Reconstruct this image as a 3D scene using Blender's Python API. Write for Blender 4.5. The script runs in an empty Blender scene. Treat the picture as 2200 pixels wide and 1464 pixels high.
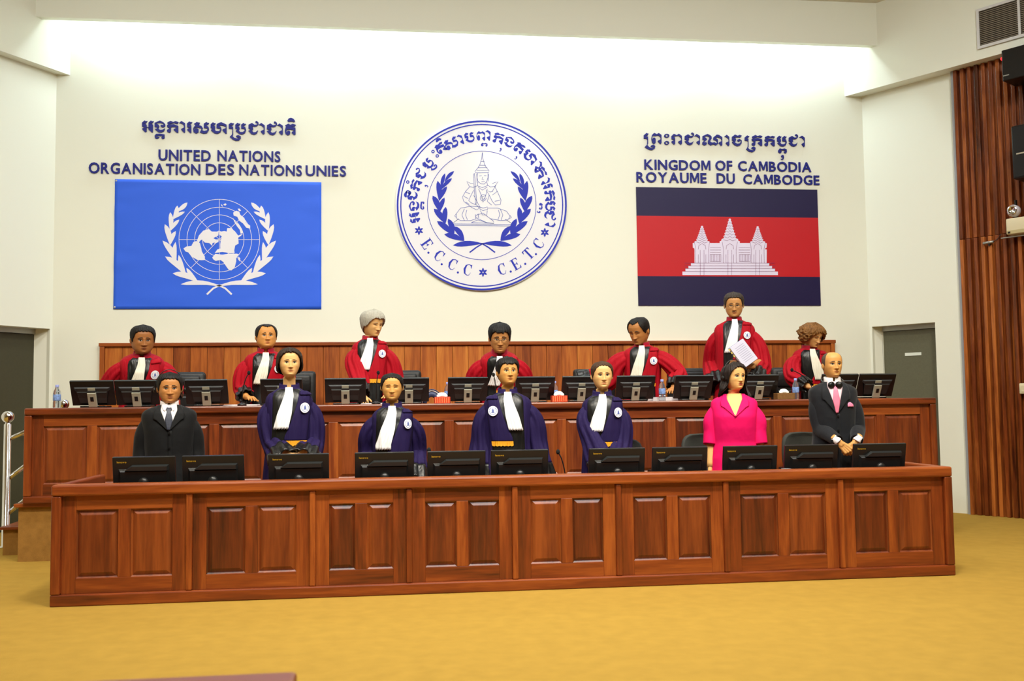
import bpy, bmesh, math, random
import numpy as np
from mathutils import Vector, Matrix
from mathutils.bvhtree import BVHTree
from mathutils.geometry import tessellate_polygon
random.seed(7); np.random.seed(7)
SC = bpy.context.scene
COL = SC.collection
R = math.radians
# ------------------------------------------------------------------ camera
CAMP = np.array([0.0, 0.0, 1.27]); FPX = 2139.0; IW, IH = 2200, 1464
def cam_basis(yaw, pitch, roll):
    cy, sy = math.cos(yaw), math.sin(yaw)
    r = np.array([cy, sy, 0]); f = np.array([-sy, cy, 0]); u = np.array([0, 0, 1.0])
    cp, sp = math.cos(pitch), math.sin(pitch)
    f, u = f * cp + u * sp, u * cp - f * sp
    cr, sr = math.cos(roll), math.sin(roll)
    return r * cr + u * sr, u * cr - r * sr, f
CR, CU, CF = cam_basis(R(-7.0967), R(3.6097), R(-0.6844))
camd = bpy.data.cameras.new('camera'); cam = bpy.data.objects.new('camera', camd); COL.objects.link(cam)
camd.sensor_width = 36; camd.lens = 36 * FPX / IW; camd.clip_start = 0.05; camd.clip_end = 100
m = Matrix.Identity(4)
for i in range(3):
    m[i][0] = CR[i]; m[i][1] = CU[i]; m[i][2] = -CF[i]; m[i][3] = CAMP[i]
cam.matrix_world = m
SC.camera = cam
camd.dof.use_dof = True; camd.dof.focus_distance = 8.6; camd.dof.aperture_fstop = 4.5
# ------------------------------------------------------------------ world, exposure
w = bpy.data.worlds.new('world'); SC.world = w; w.use_nodes = True
w.node_tree.nodes['Background'].inputs[0].default_value = (0.9, 0.93, 1, 1)
w.node_tree.nodes['Background'].inputs[1].default_value = 0.05
SC.view_settings.view_transform = 'Standard'; SC.view_settings.look = 'None'
SC.view_settings.gamma = 1; SC.view_settings.use_curve_mapping = False
SC.view_settings.exposure = 0.2
# ------------------------------------------------------------------ lights (ceiling lamps and the cove tubes behind the beam)
def area(name, loc, target, size, size_y, power, color, spread=180):
    d = bpy.data.lights.new(name, 'AREA'); d.shape = 'RECTANGLE'; d.size = size; d.size_y = size_y
    d.energy = power; d.color = color; d.spread = R(spread)
    o = bpy.data.objects.new(name, d); COL.objects.link(o); o.location = loc
    o.rotation_euler = (Vector(target) - Vector(loc)).to_track_quat('-Z', 'Y').to_euler()
    return o
WARM = (1.0, 0.93, 0.78); COOL = (0.78, 0.91, 1.0); NEUT = (0.95, 0.98, 1.0)
for i, x in enumerate((-2.2, 0.0, 2.2, 4.4)):
    area('ceiling_lamp', (x, 4.6, 5.86), (x * 0.93, 7.6, 0.9), 0.5, 0.5, 84, WARM, 110)
for i, x in enumerate((-0.6, 1.2, 3.0)):
    area('ceiling_lamp', (x, 2.2, 5.86), (x, 3.4, 0), 0.8, 0.8, 56, NEUT, 110)
for i, x in enumerate((-3.2, -0.4, 2.5, 5.3)):
    area('wall_washer', (x, 7.0, 5.88), (x * .9, 11.25, 1.6), 0.8, 0.5, 52, NEUT, 140)
for i, x in enumerate((-2.5, -0.7, 1.06, 2.85, 4.6)):
    area('cove_tube', (x, 11.08, 5.66), (x, 11.25, 4.9), 1.5, 0.08, 19, COOL, 170)
# ------------------------------------------------------------------ material helpers
MATS = {}
def srgb(c):
    return tuple((v / 12.92 if v <= 0.04045 else ((v + 0.055) / 1.055) ** 2.4) for v in [q / 255 for q in c])
def mat(name, rgb, rough=0.5, metal=0.0, spec=0.5, bump=None, bstr=0.2, coat=0.0, var=0.0, vscale=6.0, trans=0.0, ior=1.45, sheen=0.0, emit=0.0, alpha=1.0):
    if name in MATS: return MATS[name]
    m = bpy.data.materials.new(name); m.use_nodes = True; MATS[name] = m
    nt = m.node_tree; b = nt.nodes['Principled BSDF']
    c = srgb(rgb)
    b.inputs['Base Color'].default_value = (*c, 1); b.inputs['Roughness'].default_value = rough
    b.inputs['Metallic'].default_value = metal; b.inputs['Specular IOR Level'].default_value = spec
    b.inputs['Coat Weight'].default_value = coat; b.inputs['Coat Roughness'].default_value = 0.12
    b.inputs['Transmission Weight'].default_value = trans; b.inputs['IOR'].default_value = ior
    b.inputs['Sheen Weight'].default_value = sheen; b.inputs['Alpha'].default_value = alpha
    if emit > 0:
        b.inputs['Emission Color'].default_value = (*c, 1); b.inputs['Emission Strength'].default_value = emit
    if bump or var:
        tc = nt.nodes.new('ShaderNodeTexCoord')
    if var:
        n = nt.nodes.new('ShaderNodeTexNoise'); n.inputs['Scale'].default_value = vscale; n.inputs['Detail'].default_value = 4
        nt.links.new(tc.outputs['Object'], n.inputs['Vector'])
        r = nt.nodes.new('ShaderNodeValToRGB'); r.color_ramp.elements[0].position = 0.3; r.color_ramp.elements[1].position = 0.7
        r.color_ramp.elements[0].color = (*[v * (1 - var) for v in c], 1); r.color_ramp.elements[1].color = (*[min(1, v * (1 + var)) for v in c], 1)
        nt.links.new(n.outputs['Fac'], r.inputs[0]); nt.links.new(r.outputs[0], b.inputs['Base Color'])
    if bump:
        n = nt.nodes.new('ShaderNodeTexNoise'); n.inputs['Scale'].default_value = bump; n.inputs['Detail'].default_value = 3
        nt.links.new(tc.outputs['Object'], n.inputs['Vector'])
        k = nt.nodes.new('ShaderNodeBump'); k.inputs['Strength'].default_value = bstr; k.inputs['Distance'].default_value = 0.01
        nt.links.new(n.outputs['Fac'], k.inputs['Height']); nt.links.new(k.outputs[0], b.inputs['Normal'])
    return m
def wood(name, light, mid, dark, axis='Z', rough=0.36, rnd=0.5):
    """varnished tropical timber, grain along the given axis, tone varying from board to board"""
    if name in MATS: return MATS[name]
    m = bpy.data.materials.new(name); m.use_nodes = True; MATS[name] = m
    nt = m.node_tree; L = nt.links; b = nt.nodes['Principled BSDF']
    tc = nt.nodes.new('ShaderNodeTexCoord'); oi = nt.nodes.new('ShaderNodeObjectInfo')
    mp = nt.nodes.new('ShaderNodeMapping'); ad = nt.nodes.new('ShaderNodeVectorMath'); ad.operation = 'ADD'
    ml = nt.nodes.new('ShaderNodeMath'); ml.operation = 'MULTIPLY'; ml.inputs[1].default_value = 37
    cx = nt.nodes.new('ShaderNodeCombineXYZ')
    L.new(oi.outputs['Random'], ml.inputs[0])
    for i in range(3): L.new(ml.outputs[0], cx.inputs[i])
    L.new(tc.outputs['Object'], ad.inputs[0]); L.new(cx.outputs[0], ad.inputs[1])
    L.new(ad.outputs[0], mp.inputs['Vector'])
    s = {'X': (0.9, 12, 12), 'Y': (12, 0.9, 12), 'Z': (12, 12, 0.9)}[axis]
    mp.inputs['Scale'].default_value = s
    n1 = nt.nodes.new('ShaderNodeTexNoise'); n1.inputs['Scale'].default_value = 1.0; n1.inputs['Detail'].default_value = 6; n1.inputs['Distortion'].default_value = 0.6
    L.new(mp.outputs[0], n1.inputs['Vector'])
    mp2 = nt.nodes.new('ShaderNodeMapping'); mp2.inputs['Scale'].default_value = tuple(v * 7 for v in s); L.new(ad.outputs[0], mp2.inputs['Vector'])
    n2 = nt.nodes.new('ShaderNodeTexNoise'); n2.inputs['Scale'].default_value = 1.0; n2.inputs['Detail'].default_value = 3; L.new(mp2.outputs[0], n2.inputs['Vector'])
    mx = nt.nodes.new('ShaderNodeMath'); mx.operation = 'MULTIPLY_ADD'; mx.inputs[1].default_value = 0.35; L.new(n2.outputs['Fac'], mx.inputs[0]); L.new(n1.outputs['Fac'], mx.inputs[2])
    rr = nt.nodes.new('ShaderNodeMath'); rr.operation = 'MULTIPLY_ADD'; rr.inputs[1].default_value = rnd * 0.5; rr.inputs[2].default_value = -rnd * 0.25
    L.new(oi.outputs['Random'], rr.inputs[0])
    a2 = nt.nodes.new('ShaderNodeMath'); a2.operation = 'ADD'; L.new(mx.outputs[0], a2.inputs[0]); L.new(rr.outputs[0], a2.inputs[1])
    cr = nt.nodes.new('ShaderNodeValToRGB'); e = cr.color_ramp.elements
    e[0].position = 0.36; e[0].color = (*srgb(dark), 1); e[1].position = 0.98; e[1].color = (*srgb(light), 1)
    x = e.new(0.66); x.color = (*srgb(mid), 1)
    L.new(a2.outputs[0], cr.inputs[0]); L.new(cr.outputs[0], b.inputs['Base Color'])
    b.inputs['Roughness'].default_value = rough; b.inputs['Coat Weight'].default_value = 0.10; b.inputs['Coat Roughness'].default_value = 0.25
    bp = nt.nodes.new('ShaderNodeBump'); bp.inputs['Strength'].default_value = 0.08; bp.inputs['Distance'].default_value = 0.004
    L.new(mx.outputs[0], bp.inputs['Height']); L.new(bp.outputs[0], b.inputs['Normal'])
    return m
# ------------------------------------------------------------------ mesh helpers
class MB:
    def __init__(s): s.v = []; s.f = []
    def add(s, v, f):
        o = len(s.v); s.v += [tuple(map(float, p)) for p in v]; s.f += [tuple(i + o for i in q) for q in f]; return s
    def box(s, x0, x1, y0, y1, z0, z1, bev=0.0):
        if bev <= 0:
            v = [(x, y, z) for x in (x0, x1) for y in (y0, y1) for z in (z0, z1)]
            return s.add(v, [(0, 1, 3, 2), (4, 6, 7, 5), (0, 4, 5, 1), (2, 3, 7, 6), (0, 2, 6, 4), (1, 5, 7, 3)])
        bm = bmesh.new(); bmesh.ops.create_cube(bm, size=1)
        for q in bm.verts: q.co = Vector(((x0 + x1) / 2 + q.co.x * (x1 - x0), (y0 + y1) / 2 + q.co.y * (y1 - y0), (z0 + z1) / 2 + q.co.z * (z1 - z0)))
        bmesh.ops.bevel(bm, geom=bm.edges[:], offset=bev, segments=2, affect='EDGES', profile=0.5)
        bm.verts.index_update(); s.add([q.co[:] for q in bm.verts], [[q.index for q in f.verts] for f in bm.faces]); bm.free(); return s
    def loft(s, rings, closed=True, cap0=True, cap1=True):
        n = len(rings[0]); v = [p for r in rings for p in r]; f = []
        for i in range(len(rings) - 1):
            for j in range(n if closed else n - 1):
                k = (j + 1) % n; f.append((i * n + j, i * n + k, (i + 1) * n + k, (i + 1) * n + j))
        if closed and cap0: f.append(tuple(range(n - 1, -1, -1)))
        if closed and cap1: f.append(tuple((len(rings) - 1) * n + j for j in range(n)))
        return s.add(v, f)
    def lathe(s, prof, c=(0, 0, 0), n=20, axis='Z'):
        rings = []
        for r, h in prof:
            ring = []
            for j in range(n):
                a = 2 * math.pi * j / n
                p = (r * math.cos(a), r * math.sin(a), h)
                if axis == 'Y': p = (p[0], -p[2], p[1])
                if axis == 'X': p = (p[2], p[0], p[1])
                ring.append((c[0] + p[0], c[1] + p[1], c[2] + p[2]))
            rings.append(ring)
        return s.loft(rings)
    def tube(s, pts, rad, n=10, cap=True):
        pts = [Vector(p) for p in pts]; rad = rad if isinstance(rad, (list, tuple)) else [rad] * len(pts)
        rings = []; ref = None
        for i, p in enumerate(pts):
            t = (pts[min(i + 1, len(pts) - 1)] - pts[max(i - 1, 0)])
            if t.length < 1e-9: t = Vector((0, 0, 1))
            t.normalize()
            if ref is None:
                ref = Vector((1, 0, 0)) if abs(t.x) < 0.9 else Vector((0, 1, 0))
            a = (ref - t * ref.dot(t)).normalized(); b = t.cross(a); ref = a
            rings.append([p + (a * math.cos(2 * math.pi * j / n) + b * math.sin(2 * math.pi * j / n)) * rad[i] for j in range(n)])
        return s.loft(rings, True, cap, cap)
    def sphere(s, c, r, n=16, m=10):
        r = r if isinstance(r, (list, tuple)) else (r, r, r)
        rings = []
        for i in range(m + 1):
            ph = math.pi * i / m; q = max(math.sin(ph), 0.001)
            rings.append([(c[0] + r[0] * q * math.cos(2 * math.pi * j / n), c[1] + r[1] * q * math.sin(2 * math.pi * j / n), c[2] - r[2] * math.cos(ph)) for j in range(n)])
        return s.loft(rings)
    def poly(s, pts, y0, y1, holes=()):
        """flat outline in (x,z), extruded from y0 (front) to y1 (back)"""
        loops = [[Vector((p[0], p[1], 0)) for p in L] for L in [pts, *holes]]
        tri = tessellate_polygon(loops); flat = [p for L in loops for p in L]; n = len(flat)
        v = [(p.x, y0, p.y) for p in flat] + [(p.x, y1, p.y) for p in flat]
        f = [tuple(t) for t in tri] + [tuple(i + n for i in reversed(t)) for t in tri]; o = 0
        for L in loops:
            k = len(L)
            for i in range(k): a, b = o + i, o + (i + 1) % k; f.append((a, b, b + n, a + n))
            o += k
        return s.add(v, f)
    def xf(s, M):
        s.v = [tuple(M @ Vector(p)) for p in s.v]; return s
    def mesh(s, name, smooth=False, fix=True):
        me = bpy.data.meshes.new(name); me.from_pydata(s.v, [], s.f)
        if fix:
            bm = bmesh.new(); bm.from_mesh(me); bmesh.ops.recalc_face_normals(bm, faces=bm.faces[:]); bm.to_mesh(me); bm.free()
        if smooth:
            me.polygons.foreach_set('use_smooth', [True] * len(me.polygons))
        me.update(); return me
    def build(s, name, mt, parent=None, smooth=False, loc=None, rot=None, fix=True):
        me = s.mesh(name, smooth, fix); me.materials.append(mt)
        o = bpy.data.objects.new(name, me); COL.objects.link(o)
        if parent: o.parent = parent
        if loc is not None: o.location = loc
        if rot is not None: o.rotation_euler = rot
        return o
def autosmooth(o, ang=40):
    me = o.data
    me.polygons.foreach_set('use_smooth', [True] * len(me.polygons))
    try: me.set_sharp_from_angle(angle=R(ang))
    except Exception: pass
    return o
def tag(o, label=None, cat=None, group=None, kind=None):
    if label: o['label'] = label
    if cat: o['category'] = cat
    if group: o['group'] = group
    if kind: o['kind'] = kind
    return o
def thing(name, label, cat, loc=(0, 0, 0), rot=(0, 0, 0), group=None):
    o = bpy.data.objects.new(name, None); COL.objects.link(o); o.location = loc; o.rotation_euler = rot
    o.empty_display_size = 0.1
    return tag(o, label, cat, group)
def inst(src, parent=None, loc=None, name=None):
    o = src.copy(); COL.objects.link(o); o.parent = parent
    if loc is not None: o.location = loc
    return o
def copy_tree(o, parent=None):
    c = o.copy(); COL.objects.link(c); c.parent = parent
    for ch in list(o.children): copy_tree(ch, c)
    return c
def ray(px, py):
    d = CF * FPX + CR * (px - IW / 2) - CU * (py - IH / 2); return d / np.linalg.norm(d)
def onY(px, py, Y):
    """place on the plane at depth Y that corresponds to a measured photo point"""
    d = ray(px, py); return CAMP + d * ((Y - CAMP[1]) / d[1])
def onZ(px, py, Z):
    d = ray(px, py); return CAMP + d * ((Z - CAMP[2]) / d[2])
# ------------------------------------------------------------------ materials of the place
M_WALL = mat('wall_paint', (236, 238, 222), 0.75, bump=40, bstr=0.03)
M_CEIL = mat('ceiling_paint', (225, 222, 205), 0.9)
M_CARPET = mat('carpet', (173, 138, 60), 0.95, bump=420, bstr=0.5, var=0.06, vscale=9.0, spec=0.1)
M_PLAT = mat('platform_carpet', (158, 116, 58), 0.95, bump=420, bstr=0.5, var=0.12, vscale=20, spec=0.1)
WV = wood('bench_wood_vertical', (170, 90, 34), (125, 55, 19), (68, 28, 10), 'Z')
WH = wood('bench_wood_horizontal', (166, 86, 32), (125, 55, 19), (74, 30, 11), 'X')
WP = wood('bench_wood_panel', (142, 70, 27), (104, 44, 16), (54, 22, 9), 'Z', rnd=0.6)
WY = wood('bench_wood_depth', (150, 76, 34), (116, 50, 20), (70, 28, 11), 'Y')
WB = wood('backdrop_wood', (206, 128, 52), (172, 92, 34), (120, 54, 18), 'Z', rnd=0.6)
WBH = wood('backdrop_trim_wood', (180, 100, 40), (150, 74, 26), (100, 44, 15), 'X')
WS = wood('slat_wood', (186, 108, 48), (124, 60, 26), (58, 24, 11), 'Z', rough=0.22, rnd=0.8)
M_CHROME = mat('chrome', (225, 225, 225), 0.08, 1.0)
M_ALU = mat('aluminium', (170, 172, 166), 0.35, 0.6)
M_BLACK = mat('black_plastic', (16, 16, 17), 0.32, spec=0.5)
M_DARK = mat('dark_grey_plastic', (40, 41, 42), 0.42)
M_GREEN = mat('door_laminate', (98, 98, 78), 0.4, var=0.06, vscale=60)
# ------------------------------------------------------------------ room shell
YW = 11.25; XL, XR = -3.6, 5.71; ANG = R(57.5); ZC = 5.94
TR = np.array([math.cos(ANG), -math.sin(ANG), 0]); TL = np.array([-math.cos(ANG), -math.sin(ANG), 0])
NR = np.array([-math.sin(ANG), -math.cos(ANG), 0]); NL = np.array([math.sin(ANG), -math.cos(ANG), 0])   # into the room
PR0 = np.array([XR, YW, 0]); PL0 = np.array([XL, YW, 0])
def struct(o): o['kind'] = 'structure'; return o
def wall_frame(P, T, N):
    """matrix: local x along wall, y out of the wall (behind), z up"""
    M = Matrix.Identity(4)
    for i in range(3): M[i][0] = T[i]; M[i][1] = -N[i]; M[i][3] = P[i]
    return M
FR = wall_frame(PR0, TR, NR); FL = wall_frame(PL0, TL, NL)
struct(MB().box(-9, 11, -6, 12, -0.1, 0).build('floor', M_CARPET))
struct(MB().box(-9, 11, -6, 12, ZC, ZC + 0.1).build('ceiling', M_CEIL))
struct(MB().box(XL - .6, XR + .6, YW, YW + .2, 0, ZC).build('wall_back', M_WALL))
# splayed side walls with a door recess next to the back corner: local x along the wall
def side_wall(name, F, mirror):
    mb = MB(); D0, D1, DH = 0.03, 0.81, 2.13; far = 5.0
    mb.box(0, D0, 0, .3, 0, ZC); mb.box(D0, D1, 0, .3, DH, ZC); mb.box(D1, far, 0, .3, 0, ZC)
    return struct(mb.xf(F).build(name, M_WALL))
side_wall('wall_right', FR, False); side_wall('wall_left', FL, True)
xr = XR + TR[0] * 5; yr = YW + TR[1] * 5; xl = XL + TL[0] * 5
struct(MB().box(xr, xr + .2, -6, yr, 0, ZC).build('wall_right_front', M_WALL))
struct(MB().box(xl - .2, xl, -6, yr, 0, ZC).build('wall_left_front', M_WALL))
struct(MB().box(xl - .2, xr + .2, -6.2, -6, 0, ZC).build('wall_rear', M_WALL))
# bulkheads over the side walls and the beam that hides the cove
def bulkhead(name, F, off):
    mb = MB(); h = 4.93
    mb.box(-0.3, 5.0, -off, 0.0, h, ZC)
    return struct(mb.xf(F).build(name, M_WALL))
def clipped_bulk(name, P, T, N, P2):
    # prism: P2 point where its face meets the back wall
    a = np.array([P2, YW + .01]); L = 5.0; b = a + T[:2] * L
    c = P[:2] + T[:2] * (L + .3); d = P[:2] + np.array([0, .01])
    pts = [a, b, c, d]; v = [(p[0], p[1], z) for z in (4.93, ZC) for p in pts]
    return struct(MB().add(v, [(0, 1, 2, 3), (4, 7, 6, 5), (0, 4, 5, 1), (1, 5, 6, 2), (2, 6, 7, 3), (3, 7, 4, 0)]).build(name, M_WALL))
clipped_bulk('trim_1', PR0, TR, NR, 5.487); clipped_bulk('trim_2', PL0, TL, NL, -3.454)
YB = 10.87
struct(MB().box(-4.0, 6.0, YB, YB + .08, 5.43, ZC).build('trim_3', M_WALL))
# doors in the two recesses
def door(name, F, sgn, label):
    D0, D1, DH = 0.03, 0.81, 2.13
    f = MB(); t = 0.055; y0, y1 = (0.13, 0.18) if sgn > 0 else (.145, .195)
    f.box(D0, D0 + t, y0, y1, 0, DH); f.box(D1 - t, D1, y0, y1, 0, DH); f.box(D0 + t, D1 - t, y0, y1, DH - .055, DH)
    root = bpy.data.objects.new(name, None); COL.objects.link(root); root.matrix_world = F; struct(root); root['label'] = label
    f.build('door_frame', M_ALU, root)
    leaf = MB().box(D0 + t + .004, D1 - t - .004, y0 + .012, y1 - .005, 0.01, DH - .06).build('door_leaf', M_GREEN if sgn > 0 else mat('door_shaded_laminate', (66, 64, 44), .5, var=.05, vscale=40), root)  # left leaf: shade of the recess put into a darker laminate colour
    if sgn > 0: MB().box(0.36, 0.56, y0 + .006, y0 + .012, 1.77, 1.805).build('paper_strip', mat('sign_white', (225, 232, 220), .6), leaf)
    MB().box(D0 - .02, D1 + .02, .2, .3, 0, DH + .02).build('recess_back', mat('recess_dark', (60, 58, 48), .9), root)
    kn = MB().tube([(D0 + .12, y0 - .05, 1.0), (D0 + .24, y0 - .05, 1.0)], .01); kn.tube([(D0 + .13, y0 + .014, 1.0), (D0 + .13, y0 - .05, 1.0)], .01)
    kn.build('door_handle', M_ALU, leaf, True)
door('door_1', FR, 1, 'grey-green door in an aluminium frame, right of the judges\' bench')
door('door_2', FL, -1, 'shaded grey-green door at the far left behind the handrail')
# wood backdrop of upright planks on the back wall
bd = thing('wood_backdrop', 'long low panelling of upright varnished planks on the back wall behind the judges', 'panelling', (0, YW, 0.482))
bx0, bx1, bz = -3.09, 5.237, 1.973 - .482
n = 46; pw = (bx1 - bx0 - .1) / n
pl = None
for i in range(n):
    if pl is None:
        pl = MB().box(.0015, pw - .0015, -.045, -.012, 0, bz - .04, .003).build('plank', WB, bd, loc=(bx0 + .05, 0, 0))
    else: inst(pl, bd, (bx0 + .05 + pw * i, 0, 0))
MB().box(bx0 + .02, bx1 - .02, -.014, -.001, 0, bz - .02).build('backing_board', WBH, bd)
MB().box(bx0 - .01, bx1 + .01, -.075, -.001, bz - .04, bz, .006).build('top_rail', WBH, bd)
for x in (bx0, bx1 - .05): MB().box(x, x + .05, -.07, -.001, 0, bz - .04, .006).build('end_post', WB, bd)
# slatted timber cladding on the right wall
sl = thing('slat_cladding', 'tall dark slatted timber cladding on the right wall', 'cladding', (0, 0, 0)); sl.matrix_world = FR
s0 = 1.155; zt = 4.93; zs = 3.02
MB().box(s0, 3.2, -.012, -.001, 0, zt).build('backing_board', WS, sl)
MB().box(s0 - .03, s0, -.045, -.001, 0, zt).build('edge_strip', mat('edge_grey', (150, 152, 155), .5), sl)
pitch = .078; low = up = None
for i in range(26):
    x = s0 + .004 + pitch * i
    for k, (a, b) in enumerate(((0.0, zs - .002), (zs + .002, zt - .004))):
        if i == 0:
            o = MB().box(0, .040, -.062, -.012, a, b, .004).build('slat', WS, sl, loc=(x, 0, 0))
            if k == 0: low = o
            else: up = o
        else: inst(low if k == 0 else up, sl, (x, 0, 0))
# ------------------------------------------------------------------ platform, stairs and handrail
pf = struct(MB().box(-3.07, 5.19, 8.83, YW, 0, .45).build('floor_platform', M_PLAT))
MB().box(-3.10, 5.22, 8.80, YW, .452, .482, .004).build('nosing', WH, pf)
st = struct(MB().box(-3.34, -3.075, 9.25, 10.4, 0, .22).build('floor_step', M_PLAT))
MB().box(-3.37, -3.102, 9.22, 10.42, .222, .246, .004).build('nosing', WH, st)
hr = thing('handrail', 'polished chrome handrail with ball-topped posts at the platform steps', 'handrail', (-3.5, 9.75, 0))
p1 = Vector((0, 0, 0)); e2 = onY(137, 866, 10.0); p2 = Vector((e2[0] + 3.5, 0.25, 0))
MB().lathe([(.055, 0), (.055, .012), (.034, .02), (.031, 1.13), (.02, 1.14), (.02, 1.16)], (0, 0, 0), 20).build('post', M_CHROME, hr, True)
MB().sphere((0, 0, 1.20), .055, 20, 14).build('ball_finial', M_CHROME, hr, True)
MB().lathe([(.031, .482), (.031, 1.24), (.02, 1.25), (.02, 1.27)], (p2.x, p2.y, 0), 20).build('post', M_CHROME, hr, True)
MB().sphere((p2.x, p2.y, 1.31), .05, 20, 14).build('ball_finial', M_CHROME, hr, True)
for z in (.99, .62, .30):
    MB().tube([(0, 0, z), (p2.x, p2.y, min(z + .38, 1.2))], .02, 12).build('rail', M_CHROME, hr, True)
# ------------------------------------------------------------------ panelled benches
def raised_panel(mb, x0, x1, z0, z1):
    # y=0 is the frame face; panel bed sits back, field raised
    b = .012; e = .032
    def rect(i, y): return [(x0 + i, y, z0 + i), (x1 - i, y, z0 + i), (x1 - i, y, z1 - i), (x0 + i, y, z1 - i)]
    rings = [rect(0, .020), rect(0, .010), rect(.010, .016), rect(e, .0045), rect(e + .004, .003)]
    mb.loft(rings, True, False, True); return mb
def bench_front(root, x0, bays, z0, z1, bottom=.075, top=.072, topname='top_rail'):
    """bays: list of x boundaries; front face at local y=0, +y behind"""
    xa, xb = bays[0], bays[-1]
    MB().box(xa - .03, xb + .03, -.035, .10, z1 - top, z1, .012).build('top_rail', WH, root)
    MB().box(xa - .03, xb + .03, -.030, .06, z0, z0 + bottom, .008).build('bottom_rail', WH, root)
    for x in (xa, xb): MB().box(x - .03, x + .03, -.03, .06, z0 + bottom, z1 - top, .008).build('corner_post', WV, root)
    for x in bays[1:-1]: MB().box(x - .020, x + .020, -.022, .05, z0 + bottom, z1 - top, .008).build('stile', WV, root)
    for a, b in zip(bays[:-1], bays[1:]):
        a2 = a + (.03 if a == xa else .020); b2 = b - (.03 if b == xb else .020)
        zl, zh = z0 + bottom, z1 - top
        sw = .088; rh = .092; lh = .098
        MB().box(a2, a2 + sw, 0, .04, zl, zh, .002).build('frame_stile', WV, root)
        MB().box(b2 - sw, b2, 0, .04, zl, zh, .002).build('frame_stile', WV, root)
        MB().box(a2 + sw, b2 - sw, 0, .04, zh - rh, zh, .002).build('frame_rail', WH, root)
        MB().box(a2 + sw, b2 - sw, 0, .04, zl, zl + lh, .002).build('frame_rail', WH, root)
        mid = (a2 + b2) / 2; mw = .04
        MB().box(mid - mw, mid + mw, 0, .04, zl + lh, zh - rh, .002).build('mullion', WV, root)
        for p, q in ((a2 + sw, mid - mw), (mid + mw, b2 - sw)):
            raised_panel(MB(), p, q, zl + lh, zh - rh).build('raised_panel', WP, root)
    MB().box(xa, xb, .041, .055, z0, z1 - .01).build('back_board', WH, root)
YF = 6.811; FB = [-2.13, -1.30, -0.505, 0.135, 0.853, 1.575, 2.345, 3.19, 4.0]
fb = thing('clerks_bench', 'long panelled wooden bench in the foreground where seven people stand', 'bench', (0, YF, 0))
bench_front(fb, 0, FB, 0, .776)
MB().box(-2.11, 3.98, .056, .60, .61, .64, .003).build('desk_top', WH, fb)
for x, s in ((-2.13, 1), (4.0, -1)):
    MB().box(x - .03, x + .03, .101, 1.0, .704, .776, .012).build('side_rail', WY, fb)
    MB().box(x - .018, x + .018, .061, .98, 0, .703).build('side_panel', WY, fb)
for x in FB[2:-1:2]: MB().box(x - .015, x + .015, .056, .56, 0, .609).build('support_panel', WY, fb)
YR = 8.80
rb = thing('judges_bench', 'raised panelled wooden bench on the carpeted platform in front of the judges', 'bench', (0, YR, .482))
RBX = [-2.99 + i * (8.043 / 8) for i in range(9)]
bench_front(rb, 0, RBX, 0, .794, bottom=.06, top=.06)
MB().box(-2.99, 5.05, .101, .62, .764, .794, .003).build('desk_top', WH, rb)
for x in (-2.99, 5.05): MB().box(x - .018, x + .018, .061, .62, 0, .763).build('side_panel', WY, rb)
for x in RBX[2:-1:2]: MB().box(x - .015, x + .015, .056, .56, 0, .763).build('support_panel', WY, rb)
# ------------------------------------------------------------------ wall lettering, flags and the round emblem
M_LET = mat('letter_blue', (20, 28, 124), 0.5, spec=0.3)
YS = YW - .002
def on_wall(px, py):
    p = onY(px, py, YS); return p[0], p[2]
def font_mesh(ch, off=0.019):
    off = .003 if ch == 'M' else off
    cu = bpy.data.curves.new('t', 'FONT'); cu.body = ch; cu.offset = off; cu.resolution_u = 3; cu.fill_mode = 'BOTH'; cu.extrude = 0
    o = bpy.data.objects.new('t', cu); COL.objects.link(o)
    me = bpy.data.meshes.new_from_object(o.evaluated_get(bpy.context.evaluated_depsgraph_get()))
    bpy.data.objects.remove(o); bpy.data.curves.remove(cu)
    v = [tuple(p.co) for p in me.vertices]; f = [tuple(q.vertices) for q in me.polygons]
    bpy.data.meshes.remove(me); return v, f
FONT = {}
def glyph(ch):
    if ch not in FONT:
        v, f = font_mesh(ch); FONT[ch] = (v, f, min(p[0] for p in v), max(p[0] for p in v), max(p[1] for p in v))
    return FONT[ch]
CAPH = glyph('H')[4]
_m = [(0,0),(0,1),(.22,1),(.47,.36),(.72,1),(.94,1),(.94,0),(.79,0),(.79,.76),(.54,.10),(.40,.10),(.15,.76),(.15,0)]
FONT['M'] = ([(x * CAPH, y * CAPH) for x, y in _m], [tuple(t) for t in tessellate_polygon([[Vector((x, y, 0)) for x, y in _m]])], 0, .94 * CAPH, CAPH)
def solid_flat(v, f, depth):
    """flat glyph (x,z) faces to a solid of given depth, front at y=-depth"""
    n = len(v); ed = {}
    for q in f:
        for i in range(len(q)):
            a, b = q[i], q[(i + 1) % len(q)]; k = (min(a, b), max(a, b)); ed.setdefault(k, []).append((a, b))
    V = [(p[0], -depth, p[1]) for p in v] + [(p[0], 0, p[1]) for p in v]
    Fc = [tuple(q) for q in f] + [tuple(i + n for i in reversed(q)) for q in f]
    for k, l in ed.items():
        if len(l) == 1: a, b = l[0]; Fc.append((b, a, a + n, b + n))
    return V, Fc
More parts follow.
